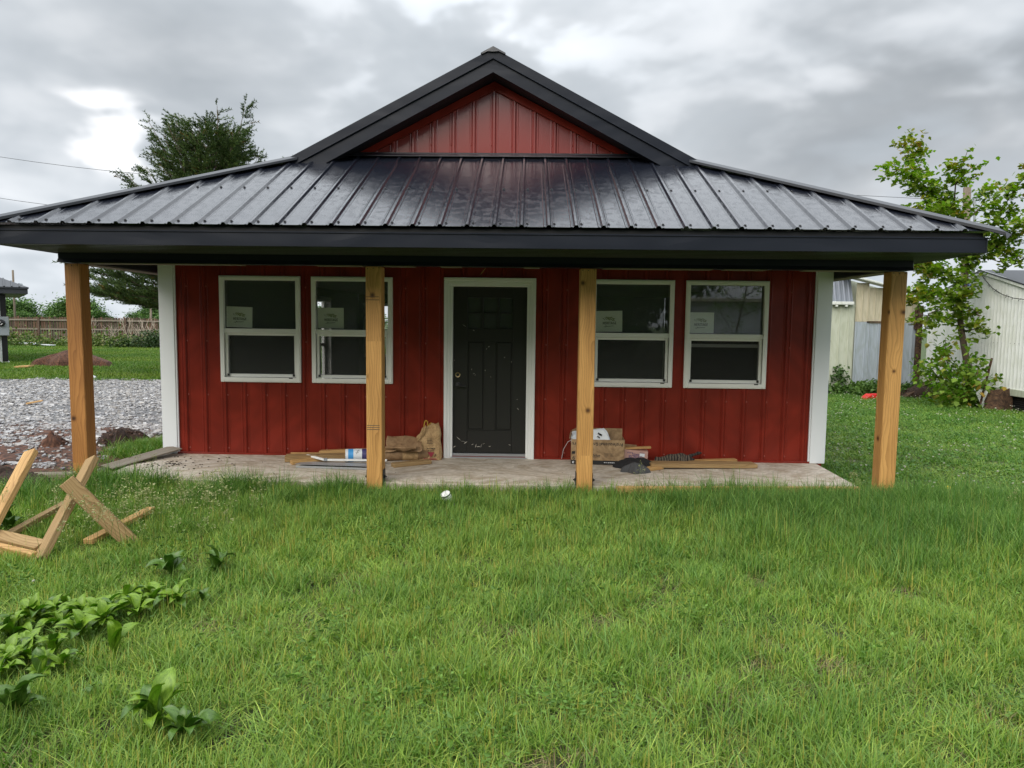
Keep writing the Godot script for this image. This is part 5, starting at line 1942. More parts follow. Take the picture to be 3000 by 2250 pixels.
func grow(called: String, label: String, limbs: Array, per_m: float, spread: float, r0: float, tree: bool) -> void:
	var base: Vector3 = limbs[0][0]
	var t := thing(called, label, "tree" if tree else "shrub", base)
	var s := smooth_st()
	var pl := []
	var tn := []
	for i in limbs.size():
		var pts := []
		var rad := []
		var n: int = limbs[i].size()
		for k in n:
			pts.append(limbs[i][k] - base)
			var u := k / float(n - 1)
			rad.append((r0 * (1.0 - u * .65)) if i == 0 and tree else lerpf(.018, .005, u))
		tube(s, pts, rad, 7)
		for k in range(1, n):
			var seg: Vector3 = pts[k] - pts[k - 1]
			var cnt := int(seg.length() * per_m)
			for c in cnt:
				var u := (k - 1 + rng.randf()) / float(n - 1)
				if i == 0 and tree and u < .62:
					continue
				if tree and limbs.size() > 12 and (i == 4 or (i == 9 and u < .5) or ((i == 12 or i == 13 or i == 14 or i == 15) and rng.randf() < .45)):
					continue
				if u < .15 and rng.randf() < .6:
					continue
				var p: Vector3 = (pts[k - 1] as Vector3).lerp(pts[k], rng.randf()) + Vector3(rng.randfn(0, 1), rng.randfn(-.1, .8), rng.randfn(0, 1)) * spread * .62
				pl.append(Transform3D(Basis(Vector3.UP, rf(0, TAU)).scaled(Vector3.ONE * rf(.7, 1.15)), p))
				var tip := smoothstep(.72, 1.0, u) * (1.0 if rng.randf() < .5 else .1)
				tn.append((Color(1, 1, 1) * rf(.7, 1.25) if tree else Color(.62, .76, .8) * rf(.7, 1.25)).lerp(Color(1.7, .55, .9), tip * .6))
	obj("trunk" if tree else "stem", s, M.bark, t)
	many("crown", maple_clump(6, .16, .105, [Color(.18, .29, .03), Color(.23, .34, .04), Color(.13, .23, .025), Color(.30, .38, .055)]), M.maple_leaf, pl, tn, t)

# ------------------------------------------------------------------ far left
func far_left() -> void:
	pine()
	# white shed with hipped metal roof, meter box and conduit
	var t := thing("white_shed", "white shed with black corner trim and dark hipped metal roof", "shed", Vector3(-19.2, -.12, -18.0))
	t.rotation.y = deg_to_rad(38.0)
	var s := new_st()
	bx(s, -6.0, -.03, .0, 2.55, -6.0, 0.0, .004)
	obj("wall", s, M.shed_white, t)
	s = new_st()
	for i in 26:
		bx(s, -5.9 + i * .2286, -5.86 + i * .2286, .1, 2.5, .001, .018, .004)
	obj("wall_rib", s, M.shed_white, t).set_meta("kind", "stuff")
	s = new_st()
	bx(s, -.16, .02, .06, 2.55, .002, .03, .003)
	bx(s, -.028, .02, .06, 2.55, -.16, .001, .003)
	obj("corner_trim", s, M.black_plastic, t)
	s = new_st()
	bx(s, -6.0, .05, -.05, .06, -6.0, .02, .003)
	obj("base_trim", s, M.shed_white, t)
	s = new_st()
	var e := [Vector3(-7, 2.80, .75), Vector3(.72, 2.80, .75), Vector3(.72, 2.80, -6.7), Vector3(-7, 2.80, -6.7)]
	var r0 := Vector3(-3.0, 4.4, -2.9)
	var r1 := Vector3(-4.0, 4.4, -2.9)
	face(s, [e[0], e[1], r0, r1], Vector3(0, 1, 1))
	face(s, [e[1], e[2], r0], Vector3(1, 1, 0))
	face(s, [e[2], e[3], r1, r0], Vector3(0, 1, -1))
	face(s, [e[3], e[0], r1], Vector3(-1, 1, 0))
	var up := Vector3(0, 1, .44).normalized()
	for i in 33:
		var x := .66 - i * .2286
		var run := minf(clampf((.72 - x) / 3.72, 0, 1), clampf((x + 7.0) / 3.0, 0, 1)) * 3.65
		if run > .1:
			bar(s, Vector3(x, 2.815, .76), Vector3(x, 2.815 + run * .4384, .75 - run), .05, .03, up)
	obj("roof", s, M.dark_roof, t)
	s = new_st()
	bx(s, -7, .68, 2.56, 2.74, .68, .70, .003)
	bx(s, .66, .68, 2.56, 2.74, -6.6, .679, .003)
	bx(s, -6.9, .65, 2.57, 2.60, -6.5, .67, 0)
	bx(s, -7, .71, 2.74, 2.80, .66, .74, .003)
	obj("fascia", s, M.dark_roof, t)
	var mt := group_node("meter_box", t)
	mt.position = Vector3(-.22, 1.02, .20)
	s = new_st()
	bx(s, -.32, .30, -.0, .70, -.14, .0, .02)
	obj("housing", s, M.meter_grey, mt)
	s = smooth_st()
	var rx := Transform3D(Basis(Vector3.RIGHT, PI / 2), Vector3(.06, .47, 0))
	lathe(s, [Vector2(.13, 0), Vector2(.13, .03), Vector2(.11, .05), Vector2(.11, .09), Vector2(.08, .11), Vector2(0, .11)], rx, 20)
	obj("dial", s, M.black_plastic, mt)
	s = new_st()
	for q in [[.03, .50], [.09, .44], [.06, .41]]:
		bx(s, q[0] - .02, q[0] + .02, q[1] - .012, q[1] + .012, .108, .116, .002)
	obj("dial_marks", s, M.white_plastic, mt).set_meta("kind", "stuff")
	s = smooth_st()
	tube(s, [Vector3(-.15, .0, -.06), Vector3(-.14, -.5, -.06), Vector3(-.10, -1.05, .0), Vector3(-.10, -1.2, .02)], [.055, .055, .055, .055], 10)
	obj("conduit", s, M.meter_grey, mt)
	fence()
	# scattered bits on the far lawn
	board_thing("pale scrap of board on the far grass beyond the drive", Vector3(-16.85, -.06, -15.2), Vector3(-16.42, -.03, -15.3), .40, .05, "pine_board")
	t = thing("plastic_sheeting", "long white sheet lying in the grass before the wooden fence", "sheeting", Vector3(-29.7, -.06, -34.5))
	s = new_st()
	bar(s, Vector3(-1.9, .05, -1.2), Vector3(.2, .08, .3), .5, .10, Vector3.UP, .02)
	bar(s, Vector3(.25, .05, .3), Vector3(1.9, .03, 1.2), .35, .04, Vector3.UP, .01)
	obj("sheet", s, M.film_plastic, t)
	t = thing("paper_scrap", "crumpled white scrap at the edge of the gravel drive", "scrap", Vector3(-12.2, -.11, -11.6))
	obj("scrap", heap(Vector3.ZERO, Vector3(.42, .10, .25), .06, 9.0, 71.0, 8), M.label_white, t)
	t = thing("wood_chip", "splintered bit of pale wood lying on the gravel drive", "wood scrap", Vector3(-9.3, -.06, -5.3))
	s = new_st()
	bar(s, Vector3(-.12, .0, .08), Vector3(.12, .05, -.04), .09, .025)
	obj("chip", s, M.pine_board, t)
	brush()
	# poles and wires
	for q in [[Vector3(-49.4, -.1, -60), 6.2, "pale utility pole standing left, close to the white shed roof"], [Vector3(-36.1, -.1, -60), 3.1, "short pale pole seen beyond the fence under the evergreen limb"]]:
		t = thing("utility_pole", q[2], "utility pole", q[0])
		s = smooth_st()
		tube(s, [Vector3(0, 0, 0), Vector3(0, q[1], 0)], [.11, .09], 8)
		obj("pole", s, M.grey_pole, t)
		if q[1] > 5:
			s = smooth_st()
			tube(s, [Vector3(.15, 4.6, 0), Vector3(.55, 4.7, 0)], [.04, .04], 6)
			lathe(s, [Vector2(0, 4.2), Vector2(.24, 4.2), Vector2(.24, 4.9), Vector2(0, 5.0)], Transform3D(Basis(), Vector3(.6, 0, 0)), 10)
			obj("transformer", s, M.meter_grey, t)
	for q in [[Vector3(-24.0, 8.55, -22), Vector3(-15.2, 7.75, -22), "upper power line sagging into the evergreen tree"], [Vector3(-24.0, 6.85, -22), Vector3(-17.0, 6.25, -22), "lower power line running behind the left end of the roof"]]:
		t = thing("power_line", q[2], "power line", q[0])
		s = smooth_st()
		var pts := []
		var rad := []
		for i in 9:
			var u := i / 8.0
			pts.append((q[1] - q[0]) * u * 1.5 + Vector3(0, -.22 * sin(u * PI), 0))
			rad.append(.009)
		tube(s, pts, rad, 5)
		obj("cable", s, M.wire_black, t)
	# far treeline
	var cols := [Color(.085, .16, .035), Color(.07, .14, .035), Color(.11, .19, .045), Color(.06, .115, .035)]
	var proto: Node3D = null
	for v in 2:
		var p := thing("far_tree", "rounded leafy tree in the far treeline beyond the fence", "tree", Vector3(-60, -.1, -110), "trees of the far treeline")
		s = smooth_st()
		tube(s, [Vector3(0, 0, 0), Vector3(0, 3, 0)], [.25, .15], 6)
		obj("trunk", s, M.bark, p)
		var mesh := leaf_clump(30, 1.1, .32, cols)
		var blobs := []
		for i in 9:
			blobs.append([Vector3(rf(-2.4, 2.4), rf(1.6, 4.6), rf(-1.5, 1.5)), Vector3(rf(1.2, 2.0), rf(.9, 1.5), rf(1.2, 1.8))])
		blobs.append([Vector3(0, 1.4, .6), Vector3(3.0, 1.5, 1.6)])
		scatter_crown(mesh, M.leaf, blobs, 15.0, p, .7, 1.2)
		for i in 15:
			var o := p
			if i > 0:
				o = p.duplicate()
				o.name = "far_tree"
				add_child(o, true)
			var x := -112.0 + (i * 2 + v) * 2.9 + rf(-.8, .8)
			o.position = Vector3(x, -.1, -112 + rf(-5, 5) + (i % 2) * 4.0)
			var sc := (rf(.42, .66) if rng.randf() < .65 else rf(.7, .95))
			o.transform.basis = Basis(Vector3.UP, rf(0, TAU)).scaled(Vector3(sc * 1.35, sc * rf(.85, 1.1), sc * 1.3))

func fence() -> void:
	var a := Vector3(-47.0, -.15, -35.2)
	var b := Vector3(-14.0, -.15, -39.0)
	var t := thing("wooden_fence", "weathered brown plank fence with three rails across the far lawn", "fence", a)
	var d := (b - a)
	var l := d.length()
	d = d.normalized()
	var nrm := Vector3(-d.z, 0, d.x)
	if nrm.z < 0:
		nrm = -nrm
	var s := new_st()
	var tone := [new_st(), new_st(), new_st()]
	var x := 0.0
	while x < l:
		var c := d * x
		var hgt := 1.78 + rf(-.06, .05)
		bar(tone[rng.randi() % 3], c - nrm * rf(.02, .035), c - nrm * rf(.02, .035) + Vector3(0, hgt, 0) + d * rf(-.012, .012), .125, .018, nrm, .002)
		x += .158
	for i in 3:
		obj("pickets", tone[i], M[["fence_wood", "fence_dark", "fence_red"][i]], t).set_meta("kind", "stuff")
	var n := int(l / 2.66)
	for i in n + 1:
		s = new_st()
		var c := d * (i * 2.66) + nrm * .05
		bar(s, c, c + Vector3(0, 1.72 + rf(-.03, .05), 0), .11, .10, nrm, .004)
		obj("post", s, M.fence_wood, t)
		if i < n:
			for hgt in [.35, 1.0, 1.58]:
				s = new_st()
				bar(s, c + Vector3(0, hgt, 0) + d * .06 - nrm * .02, c + Vector3(0, hgt + rf(-.02, .02), 0) + d * 2.6 - nrm * .02, .045, .09)
				obj("rail", s, M.grey_board, t)

func brush() -> void:
	var t := thing("dead_brush", "tangle of bare pale branches heaped against the wooden fence", "brush pile", Vector3(-24.6, -.15, -36.2))
	var s := smooth_st()
	for i in 46:
		var x := rf(-3.2, 2.4)
		var p := Vector3(x, 0, rf(-.4, .8))
		var d := Vector3(rf(-.9, .9), rf(.5, 1.2), rf(-.2, .3)).normalized()
		var l := rf(.8, 2.1)
		var q := p + d * l * .5 + Vector3(rf(-.1, .1), 0, 0)
		var e := p + d * l + Vector3(rf(-.25, .25), rf(-.1, .2), 0)
		tube(s, [p, q, e], [.026, .018, .008], 5)
		for k in 3:
			var f := q.lerp(e, rf(0, .8))
			tube(s, [f, f + (d + Vector3(rf(-1, 1), rf(-.2, .6), rf(-.3, .3))).normalized() * rf(.25, .6)], [.010, .005], 4)
	obj("branches", s, M.twig, t)
	# green and brown weeds along the fence
	var cols := [Color(.09, .15, .03), Color(.12, .16, .04), Color(.14, .13, .05), Color(.07, .12, .03)]
	var bush := thing("fence_weeds", "rank green weeds growing along the foot of the wooden fence", "weeds", Vector3(-28, -.15, -36))
	bush.set_meta("kind", "stuff")
	var blobs := []
	for i in 40:
		blobs.append([Vector3(rf(-12, 9), rf(.05, .3), rf(-.4, 2.5)), Vector3(rf(.4, 1.0), rf(.2, .55), rf(.3, .6))])
	scatter_crown(leaf_clump(12, .4, .17, cols), M.leaf, blobs, 190.0, bush, .6, 1.2)
	var b2 := thing("dark_bush", "low dark evergreen bush before the fence beside the house corner", "bush", Vector3(-21.6, -.15, -33.8))
	scatter_crown(leaf_clump(14, .4, .15, [Color(.03, .06, .02), Color(.045, .075, .025)]), M.leaf, [[Vector3(0, .3, 0), Vector3(1.5, .75, 1.0)], [Vector3(1.2, .6, 0), Vector3(1.1, .9, .9)], [Vector3(-1.6, .2, .2), Vector3(1.3, .4, .7)]], 120.0, b2, .7, 1.2)

# ------------------------------------------------------------------ far right
func ribbed_wall(x0: float, x1: float, y0: float, y1: float, z: float, pitch: float, phase: float, m: Material, called: String, parent: Node, lean := 0.0) -> void:
	var s := new_st()
	var bs := breaks(x0, x1, phase, pitch)
	for j in bs.size() - 1:
		strip(s, Vector3(0, y0, z), Vector3.RIGHT, Vector3(0, 1, -lean), Vector3.BACK, bs[j], bs[j + 1], rib_h(bs[j], phase, pitch), rib_h(bs[j + 1], phase, pitch), 0, y1 - y0, 0, y1 - y0)
	obj(called, s, m, parent)

func far_right() -> void:
	var t := thing("metal_shed", "old patched sheet-metal shed of cream and blue-grey panels", "shed", Vector3(0, 0, 0))
	ribbed_wall(6.2, 7.72, -.1, 2.16, -10.62, .24, 6.2, M.shed_cream, "wall_panel", t)
	ribbed_wall(7.725, 8.60, -.1, 2.16, -10.60, .24, 7.74, M.shed_cream, "wall_panel", t)
	ribbed_wall(8.605, 8.98, -.1, 1.72, -10.56, .24, 8.63, M.shed_blue, "wall_panel", t)
	ribbed_wall(8.985, 9.62, -.1, 1.68, -10.57, .21, 9.0, M.shed_blue, "wall_panel", t)
	ribbed_wall(9.625, 10.24, -.1, 1.70, -10.55, .21, 9.65, M.shed_blue, "wall_panel", t)
	ribbed_wall(8.61, 8.93, 1.725, 2.72, -10.60, .16, 8.62, M.shed_upper, "upper_panel", t)
	ribbed_wall(8.935, 9.4, 1.69, 2.60, -10.61, .16, 8.95, M.shed_upper, "upper_panel", t)
	ribbed_wall(9.405, 10.24, 1.71, 2.25, -10.61, .16, 9.42, M.shed_upper, "upper_panel", t)
	ribbed_wall(6.1, 8.50, 2.235, 2.95, -10.50, .12, 6.15, M.shed_grey, "roof_sheet", t, .35)
	var s := new_st()
	bx(s, 6.1, 8.52, 2.15, 2.232, -10.56, -10.46, .01)
	for i in 9:
		bx(s, 6.3 + i * .25, 6.36 + i * .25, 2.10, 2.149, -10.55, -10.47, .005)
	obj("drip_edge", s, M.shed_white, t)
	s = new_st()
	bar(s, Vector3(8.2, 2.92, -10.5), Vector3(10.4, 2.38, -10.5), .35, .05, Vector3.UP, .008)
	obj("roof_edge", s, M.shed_white, t)
	s = new_st()
	bx(s, 6.0, 10.24, -.1, 2.1, -14.0, -10.66, 0)
	prism(s, [Vector2(6.0, 2.1), Vector2(10.24, 2.1), Vector2(10.24, 2.36), Vector2(8.2, 2.88), Vector2(6.0, 2.88)], -14, -10.8)
	obj("core", s, M.shed_cream, t)
	s = new_st()
	bx(s, 10.14, 10.25, -.1, 2.15, -10.52, -10.40, .006)
	bx(s, 10.10, 10.139, 1.55, 2.1, -10.545, -10.45, .004)
	obj("corner_post", s, M.rust, t)
	s = new_st()
	bx(s, 8.9, 9.5, 1.70, 1.74, -10.55, -10.53, .003)
	for i in 12:
		lathe(s, [Vector2(0, .02), Vector2(.014, .0)], Transform3D(Basis(Vector3.RIGHT, PI / 2), Vector3(rf(6.8, 8.5), rf(.3, 1.6), -10.59)), 6)
	obj("rivets", s, M.rust, t).set_meta("kind", "stuff")
	# white corrugated trailer: its gabled end faces the house, ridge along x
	var w := thing("white_trailer", "white trailer home clad in fine corrugated metal, raised on a skirt", "trailer", Vector3(10.3, 0, -8.18))
	s = new_st()
	var p := .11
	var za := -2.07
	while za < 2.05:
		var zb := za + p / 2
		var h0 := 0.0 if int(round((za + 2.07) / (p / 2))) % 2 == 0 else .034
		var h1 := .034 - h0
		var ya := 2.86 - .275 * absf(za)
		var yb := 2.86 - .275 * absf(zb)
		face(s, [Vector3(-h0, .30, za), Vector3(-h1, .30, zb), Vector3(-h1, yb, zb), Vector3(-h0, ya, za)], Vector3(-1, 0, 0))
		za = zb
	obj("end_wall", s, M.trailer_white, w)
	s = new_st()
	face(s, [Vector3(.03, .3, 2.05), Vector3(7.7, .3, 2.05), Vector3(7.7, 2.29, 2.05), Vector3(.03, 2.29, 2.05)], Vector3.BACK)
	face(s, [Vector3(.03, .3, -2.05), Vector3(7.7, .3, -2.05), Vector3(7.7, 2.29, -2.05), Vector3(.03, 2.29, -2.05)], Vector3.FORWARD)
	face(s, [Vector3(.03, .3, -2.05), Vector3(.03, .3, 2.05), Vector3(.03, 2.29, 2.05), Vector3(.03, 2.85, 0), Vector3(.03, 2.29, -2.05)], Vector3(-1, 0, 0))
	obj("side_wall", s, M.trailer_white, w)
	s = new_st()
	bx(s, -.04, .01, .19, .33, -2.1, 2.1, .004)
	obj("skirt_board", s, M.shed_cream, w)
	for sd in [-1.0, 1.0]:
		s = new_st()
		bar(s, Vector3(3.8, 2.875, 0) + Vector3(0, 0, sd * .01), Vector3(3.8, 2.30, sd * 2.13), 7.75, .03, Vector3(0, 1, sd * .27), .004)
		obj("roof_slope", s, M.dark_roof, w)
		s = new_st()
		bar(s, Vector3(-.05, 2.845, sd * .01), Vector3(-.05, 2.27, sd * 2.12), .03, .09, Vector3.UP, .004)
		obj("rake_board", s, M.trailer_white, w)
	s = new_st()
	var y := -.1
	while y < .18:
		bar(s, Vector3(.06, y, -2.0), Vector3(.06, y, 2.0), .02, .025)
		y += .045
	bx(s, .08, .10, -.12, .2, -2.0, 2.0, 0)
	obj("skirting", s, M.iron, w)
	s = new_st()
	for i in 28:
		lathe(s, [Vector2(0, .006), Vector2(.009, 0)], Transform3D(Basis(Vector3.BACK, PI / 2), Vector3(-.019, 1.28, -2.0 + i * .1334 + .0167)), 5)
	obj("screws", s, M.iron, w).set_meta("kind", "stuff")
	maple()
	# string of dead fairy lights across the trailer end
	var l := thing("string_lights", "dark string of small lights drooping across the white trailer wall", "string lights", Vector3(10.22, 2.82, -8.2))
	s = smooth_st()
	var pts := []
	var rad := []
	var run := [Vector3(-.5, -.05, .0), Vector3(0, 0, .05), Vector3(.0, -.18, .25), Vector3(.0, -.36, .50), Vector3(.0, -.50, .82), Vector3(.0, -.60, 1.2), Vector3(.0, -.66, 1.7), Vector3(0, -.60, 2.05)]
	for q in run:
		pts.append(q)
		rad.append(.008)
	tube(s, pts, rad, 5)
	obj("cord", s, M.wire_black, l)
	s = new_st()
	for i in 60:
		var u := rf(.8, 6.9)
		var k := int(u)
		var c: Vector3 = (run[k] as Vector3).lerp(run[mini(k + 1, 7)], u - k)
		var e := c + Vector3(rf(-.02, 0), rf(-.05, .04), rf(-.03, .03))
		bar(s, c, e, .008, .008)
	obj("bulbs", s, M.wire_black, l).set_meta("kind", "stuff")
	l = thing("blue_lights", "bunch of small blue lights caught on the maple trunk", "string lights", Vector3(9.58, 2.38, -7.66))
	s = new_st()
	for i in 26:
		var c := Vector3(rng.randfn(-.04, .09), rng.randfn(0, .06), rng.randfn(.05, .05)) + Vector3(.12, .10, 0) * (i % 2)
		box(s, Transform3D(Basis(Vector3(1, 2, 3).normalized(), rf(0, 6)), c), Vector3(.012, .012, .05), .003)
	obj("lamps", s, M.blue_light, l).set_meta("kind", "stuff")
	# odds and ends at the foot of the trailer
	t = thing("rusty_sheet", "rusty brown curved steel sheet leaning against the trailer skirt", "metal sheet", Vector3(10.0, -.12, -6.95))
	s = new_st()
	for i in 8:
		var a0 := i / 8.0
		var a1 := (i + 1) / 8.0
		var f0 := Vector3(-.29 + .58 * a0, 0, .12 - .06 * cos(a0 * PI * 2))
		var f1 := Vector3(-.29 + .58 * a1, 0, .12 - .06 * cos(a1 * PI * 2))
		var h0 := .38 + .10 * sin(minf(a0 * 1.6, 1.0) * PI * .5) - .02 * a0 + nz2.get_noise_1d(i * 2.0) * .02
		var h1 := .38 + .10 * sin(minf(a1 * 1.6, 1.0) * PI * .5) - .02 * a1 + nz2.get_noise_1d(i * 2.0 + 2.0) * .02
		if i == 0:
			h0 = .18
		quad(s, f0, f1, f1 + Vector3(.06, h1, -.12), f0 + Vector3(.06, h0, -.12), Vector3.BACK)
	quad(s, Vector3(.29, 0, .06), Vector3(.33, 0, -.02), Vector3(.39, .45, -.14), Vector3(.35, .46, -.06), Vector3(1, 0, .3))
	obj("sheet", s, M.rust, t)
	t = thing("bent_sheet", "bent pale corrugated offcut beside the rusty sheet", "metal sheet", Vector3(9.8, -.12, -7.2))
	s = new_st()
	for i in 6:
		var x := -.14 + i * .06
		quad(s, Vector3(x * .5 + .05, .02, .14), Vector3(x * .5 + .08, .02, .125), Vector3(x + .06, .42, -.02), Vector3(x, .42, .0), Vector3.BACK)
		quad(s, Vector3(x * .5 + .08, .02, .125), Vector3(x * .5 + .08, .02, .14), Vector3(x + .06, .42, .0), Vector3(x + .06, .42, -.02), Vector3.BACK)
	obj("sheet", s, M.trailer_white, t)
	board_thing("dark stick leaning on the trailer wall right of the maple shrub", Vector3(9.75, .0, -7.1), Vector3(10.12, .95, -7.4), .04, .03, "rust", Vector3.BACK)
	board_thing("dark plank slanting from the trailer corner down to the grass", Vector3(9.2, -.08, -9.1), Vector3(10.1, .34, -9.5), .14, .05, "rust")
	t = thing("dark_debris", "dark rotting debris in the gap under the trailer corner", "debris", Vector3(9.75, -.12, -9.3))
	obj("heap", heap(Vector3.ZERO, Vector3(1.0, .3, .6), .1, 5.0, 33.0, 10), M.dark_dirt, t)
	t = thing("red_lid", "bright red plastic tub lid lying by the shed wall", "plastic lid", Vector3(8.36, -.12, -8.8))
	t.scale = Vector3(.8, .7, .8)
	s = new_st()
	prism(s, [Vector2(-.36, .0), Vector2(.36, .0), Vector2(.36, .10), Vector2(.26, .19), Vector2(-.18, .19), Vector2(-.33, .06)], -.18, .18)
	box(s, Transform3D(Basis(), Vector3(-.02, .195, .0)), Vector3(.18, .03, .12), .01)
	obj("lid", s, M.red_plastic, t)
	# weeds at the foot of the shed
	var cols := [Color(.07, .14, .03), Color(.10, .18, .04), Color(.05, .10, .025)]
	t = thing("shed_weeds", "leafy green weeds along the foot of the cream shed wall", "weeds", Vector3(7.6, -.12, -10.1))
	t.set_meta("kind", "stuff")
	var blobs := []
	for i in 22:
		blobs.append([Vector3(rf(-1.4, 2.6), rf(.02, .10), rf(-.25, .6)), Vector3(rf(.15, .35), rf(.08, .2), rf(.12, .25))])
	scatter_crown(leaf_clump(9, .16, .085, cols), M.leaf, blobs, 9000.0, t, .7, 1.2)
	t = thing("climbing_vine", "pale green vine climbing the cream shed wall", "vine", Vector3(8.22, -.12, -10.45))
	s = smooth_st()
	tube(s, [Vector3(0, 0, 0), Vector3(.03, .3, 0), Vector3(.0, .6, -.03)], [.008, .006, .003], 5)
	obj("stem", s, M.bark, t)
	scatter_crown(leaf_clump(8, .14, .09, cols), M.leaf, [[Vector3(.02, .42, 0), Vector3(.16, .26, .08)]], 9000.0, t, .7, 1.1)
	# utility pole behind the trailer
	t = thing("utility_pole", "weathered wooden utility pole with conduit behind the maple tree", "utility pole", Vector3(18.1, -.12, -22))
	s = smooth_st()
	tube(s, [Vector3(.2, 0, 0), Vector3(-.06, 7.45, 0)], [.17, .145], 10)
	obj("pole", s, M.grey_pole, t)
	s = smooth_st()
	tube(s, [Vector3(.42, 3.0, .1), Vector3(.22, 7.0, .1), Vector3(.28, 7.2, .1), Vector3(.45, 7.1, .1)], [.05, .05, .05, .05], 7)
	obj("conduit", s, M.meter_grey, t)
	s = smooth_st()
	for k in 3:
		var pp := []
		var rr := []
		for i in 10:
			var a := i / 9.0 * PI * 1.6 + k * .4
			pp.append(Vector3(.55 + cos(a) * (.3 + k * .06), 6.85 + sin(a) * (.25 + k * .05), .1))
			rr.append(.012)
		tube(s, pp, rr, 4)
	for q in [[Vector3(0, 6.9, 0), Vector3(-16, 7.9, 0)], [Vector3(0, 6.4, 0), Vector3(-16, 7.3, 0)], [Vector3(0, 4.0, 0), Vector3(-11, 4.2, 6)]]:
		tube(s, [q[0], (q[0] + q[1]) / 2 + Vector3(0, -.15, 0), q[1]], [.009, .009, .009], 4)
	obj("wires", s, M.wire_black, t)

# ------------------------------------------------------------------ what the panes mirror
func behind_viewer() -> void:
	var cols := [Color(.035, .07, .018), Color(.05, .095, .022), Color(.028, .055, .016)]
	var mesh := leaf_clump(16, .9, .34, cols)
	var proto := thing("shade_tree", "dark leafy tree mirrored in the window panes", "tree", Vector3.ZERO, "trees mirrored in the panes")
	var s := smooth_st()
	tube(s, [Vector3(0, 0, 0), Vector3(.1, 2.2, 0), Vector3(0, 5, 0)], [.3, .22, .1], 8)
	obj("trunk", s, M.bark, proto)
	var blobs := []
	for i in 12:
		blobs.append([Vector3(rf(-2.6, 2.6), rf(1.6, 7.4), rf(-2, 2)), Vector3(rf(1.3, 2.0), rf(1.1, 1.7), rf(1.2, 1.8))])
	scatter_crown(mesh, M.leaf, blobs, 30.0, proto, .7, 1.2)
	var xs := [-25.0, -21.0, -17.5, -14.0, -10.8, -7.5, -4.4, -1.4, 1.6, 4.4]
	for i in xs.size():
		var o := proto
		if i > 0:
			o = proto.duplicate()
			o.name = "shade_tree"
			add_child(o, true)
		o.position = Vector3(xs[i] + rf(-.6, .6), -.2, 25.0 + rf(-1.5, 2.5))
		o.transform.basis = Basis(Vector3.UP, rf(0, TAU)).scaled(Vector3(1.2, 1.25, 1.2))
	var t := thing("mobile_home", "pale lap-sided mobile home mirrored in the rightmost window", "mobile home", Vector3(11.5, -.2, 22.0))
	for i in 15:
		s = new_st()
		bar(s, Vector3(-4.6, .5 + i * .15, -.02), Vector3(4.6, .5 + i * .15, -.02), .15, .03, Vector3(0, .2, -1))
		obj("siding_board", s, M.siding, t)
	s = new_st()
	bx(s, -4.6, 4.6, .0, 2.75, 0, 4, 0)
	obj("wall", s, M.siding, t)
	s = new_st()
	bx(s, -4.9, 4.9, 2.76, 2.9, -.5, 4.4, .01)
	obj("eave", s, M.shed_upper, t)
	var limbs := [[Vector3(7.3, -.2, 17.0), Vector3(7.4, 1.2, 17), Vector3(7.7, 2.6, 17), Vector3(7.8, 3.6, 17)], [Vector3(7.4, 1.2, 17), Vector3(6.9, 2.0, 17), Vector3(6.5, 2.7, 17)], [Vector3(7.6, 1.9, 17), Vector3(8.2, 2.2, 17), Vector3(8.7, 2.3, 17)], [Vector3(7.6, 2.2, 17), Vector3(7.0, 2.8, 17), Vector3(6.6, 3.4, 17)], [Vector3(7.7, 2.6, 17), Vector3(8.3, 3.0, 17), Vector3(8.6, 3.4, 17)]]
	grow("sapling", "slender sapling mirrored in the rightmost window", limbs, 14.0, .3, .05, true)

# ------------------------------------------------------------------ grass
func clump_mesh(count: int, radius: float, hgt: float, width: float, lean: float, cols: Array) -> ArrayMesh:
	var s := new_st()
	for i in count:
		var a := rf(0, TAU)
		var r := sqrt(rng.randf()) * radius
		var p := Vector3(cos(a) * r, -.01, sin(a) * r)
		var b := rf(0, TAU)
		var d := Vector3(cos(b), 0, sin(b))
		var side := Vector3(-d.z, 0, d.x).rotated(Vector3.UP, rf(-.8, .8))
		var h := hgt * rf(.45, 1.15)
		var ln := lean * rf(.1, 1.0) * h
		var droop := rf(0, .45) * lean
		var w := width * rf(.6, 1.2)
		var col: Color = cols[rng.randi() % cols.size()]
		s.set_color(col * rf(.8, 1.2))
		var prev := []
		for k in 4:
			var t: float = [0.0, .40, .75, 1.0][k]
			var c := p + d * ln * (t * .35 + t * t * .65) + Vector3(0, h * (t - droop * t * t), 0)
			var hw: float = w * [.8, 1.0, .7, 0.0][k] * .5
			var cur := [c - side * hw, c + side * hw]
			if k > 0:
				if k < 3:
					face(s, [prev[0], prev[1], cur[1], cur[0]], d * .3 + Vector3.UP)
				else:
					face(s, [prev[0], prev[1], c], d * .3 + Vector3.UP)
			prev = cur
	return done(s)

func seen(x: float, z: float, margin: float) -> bool:
	return z < 8.2 and absf(x - .14 + (8.1 - z) * .02) < .72 * (8.1 - z) + margin

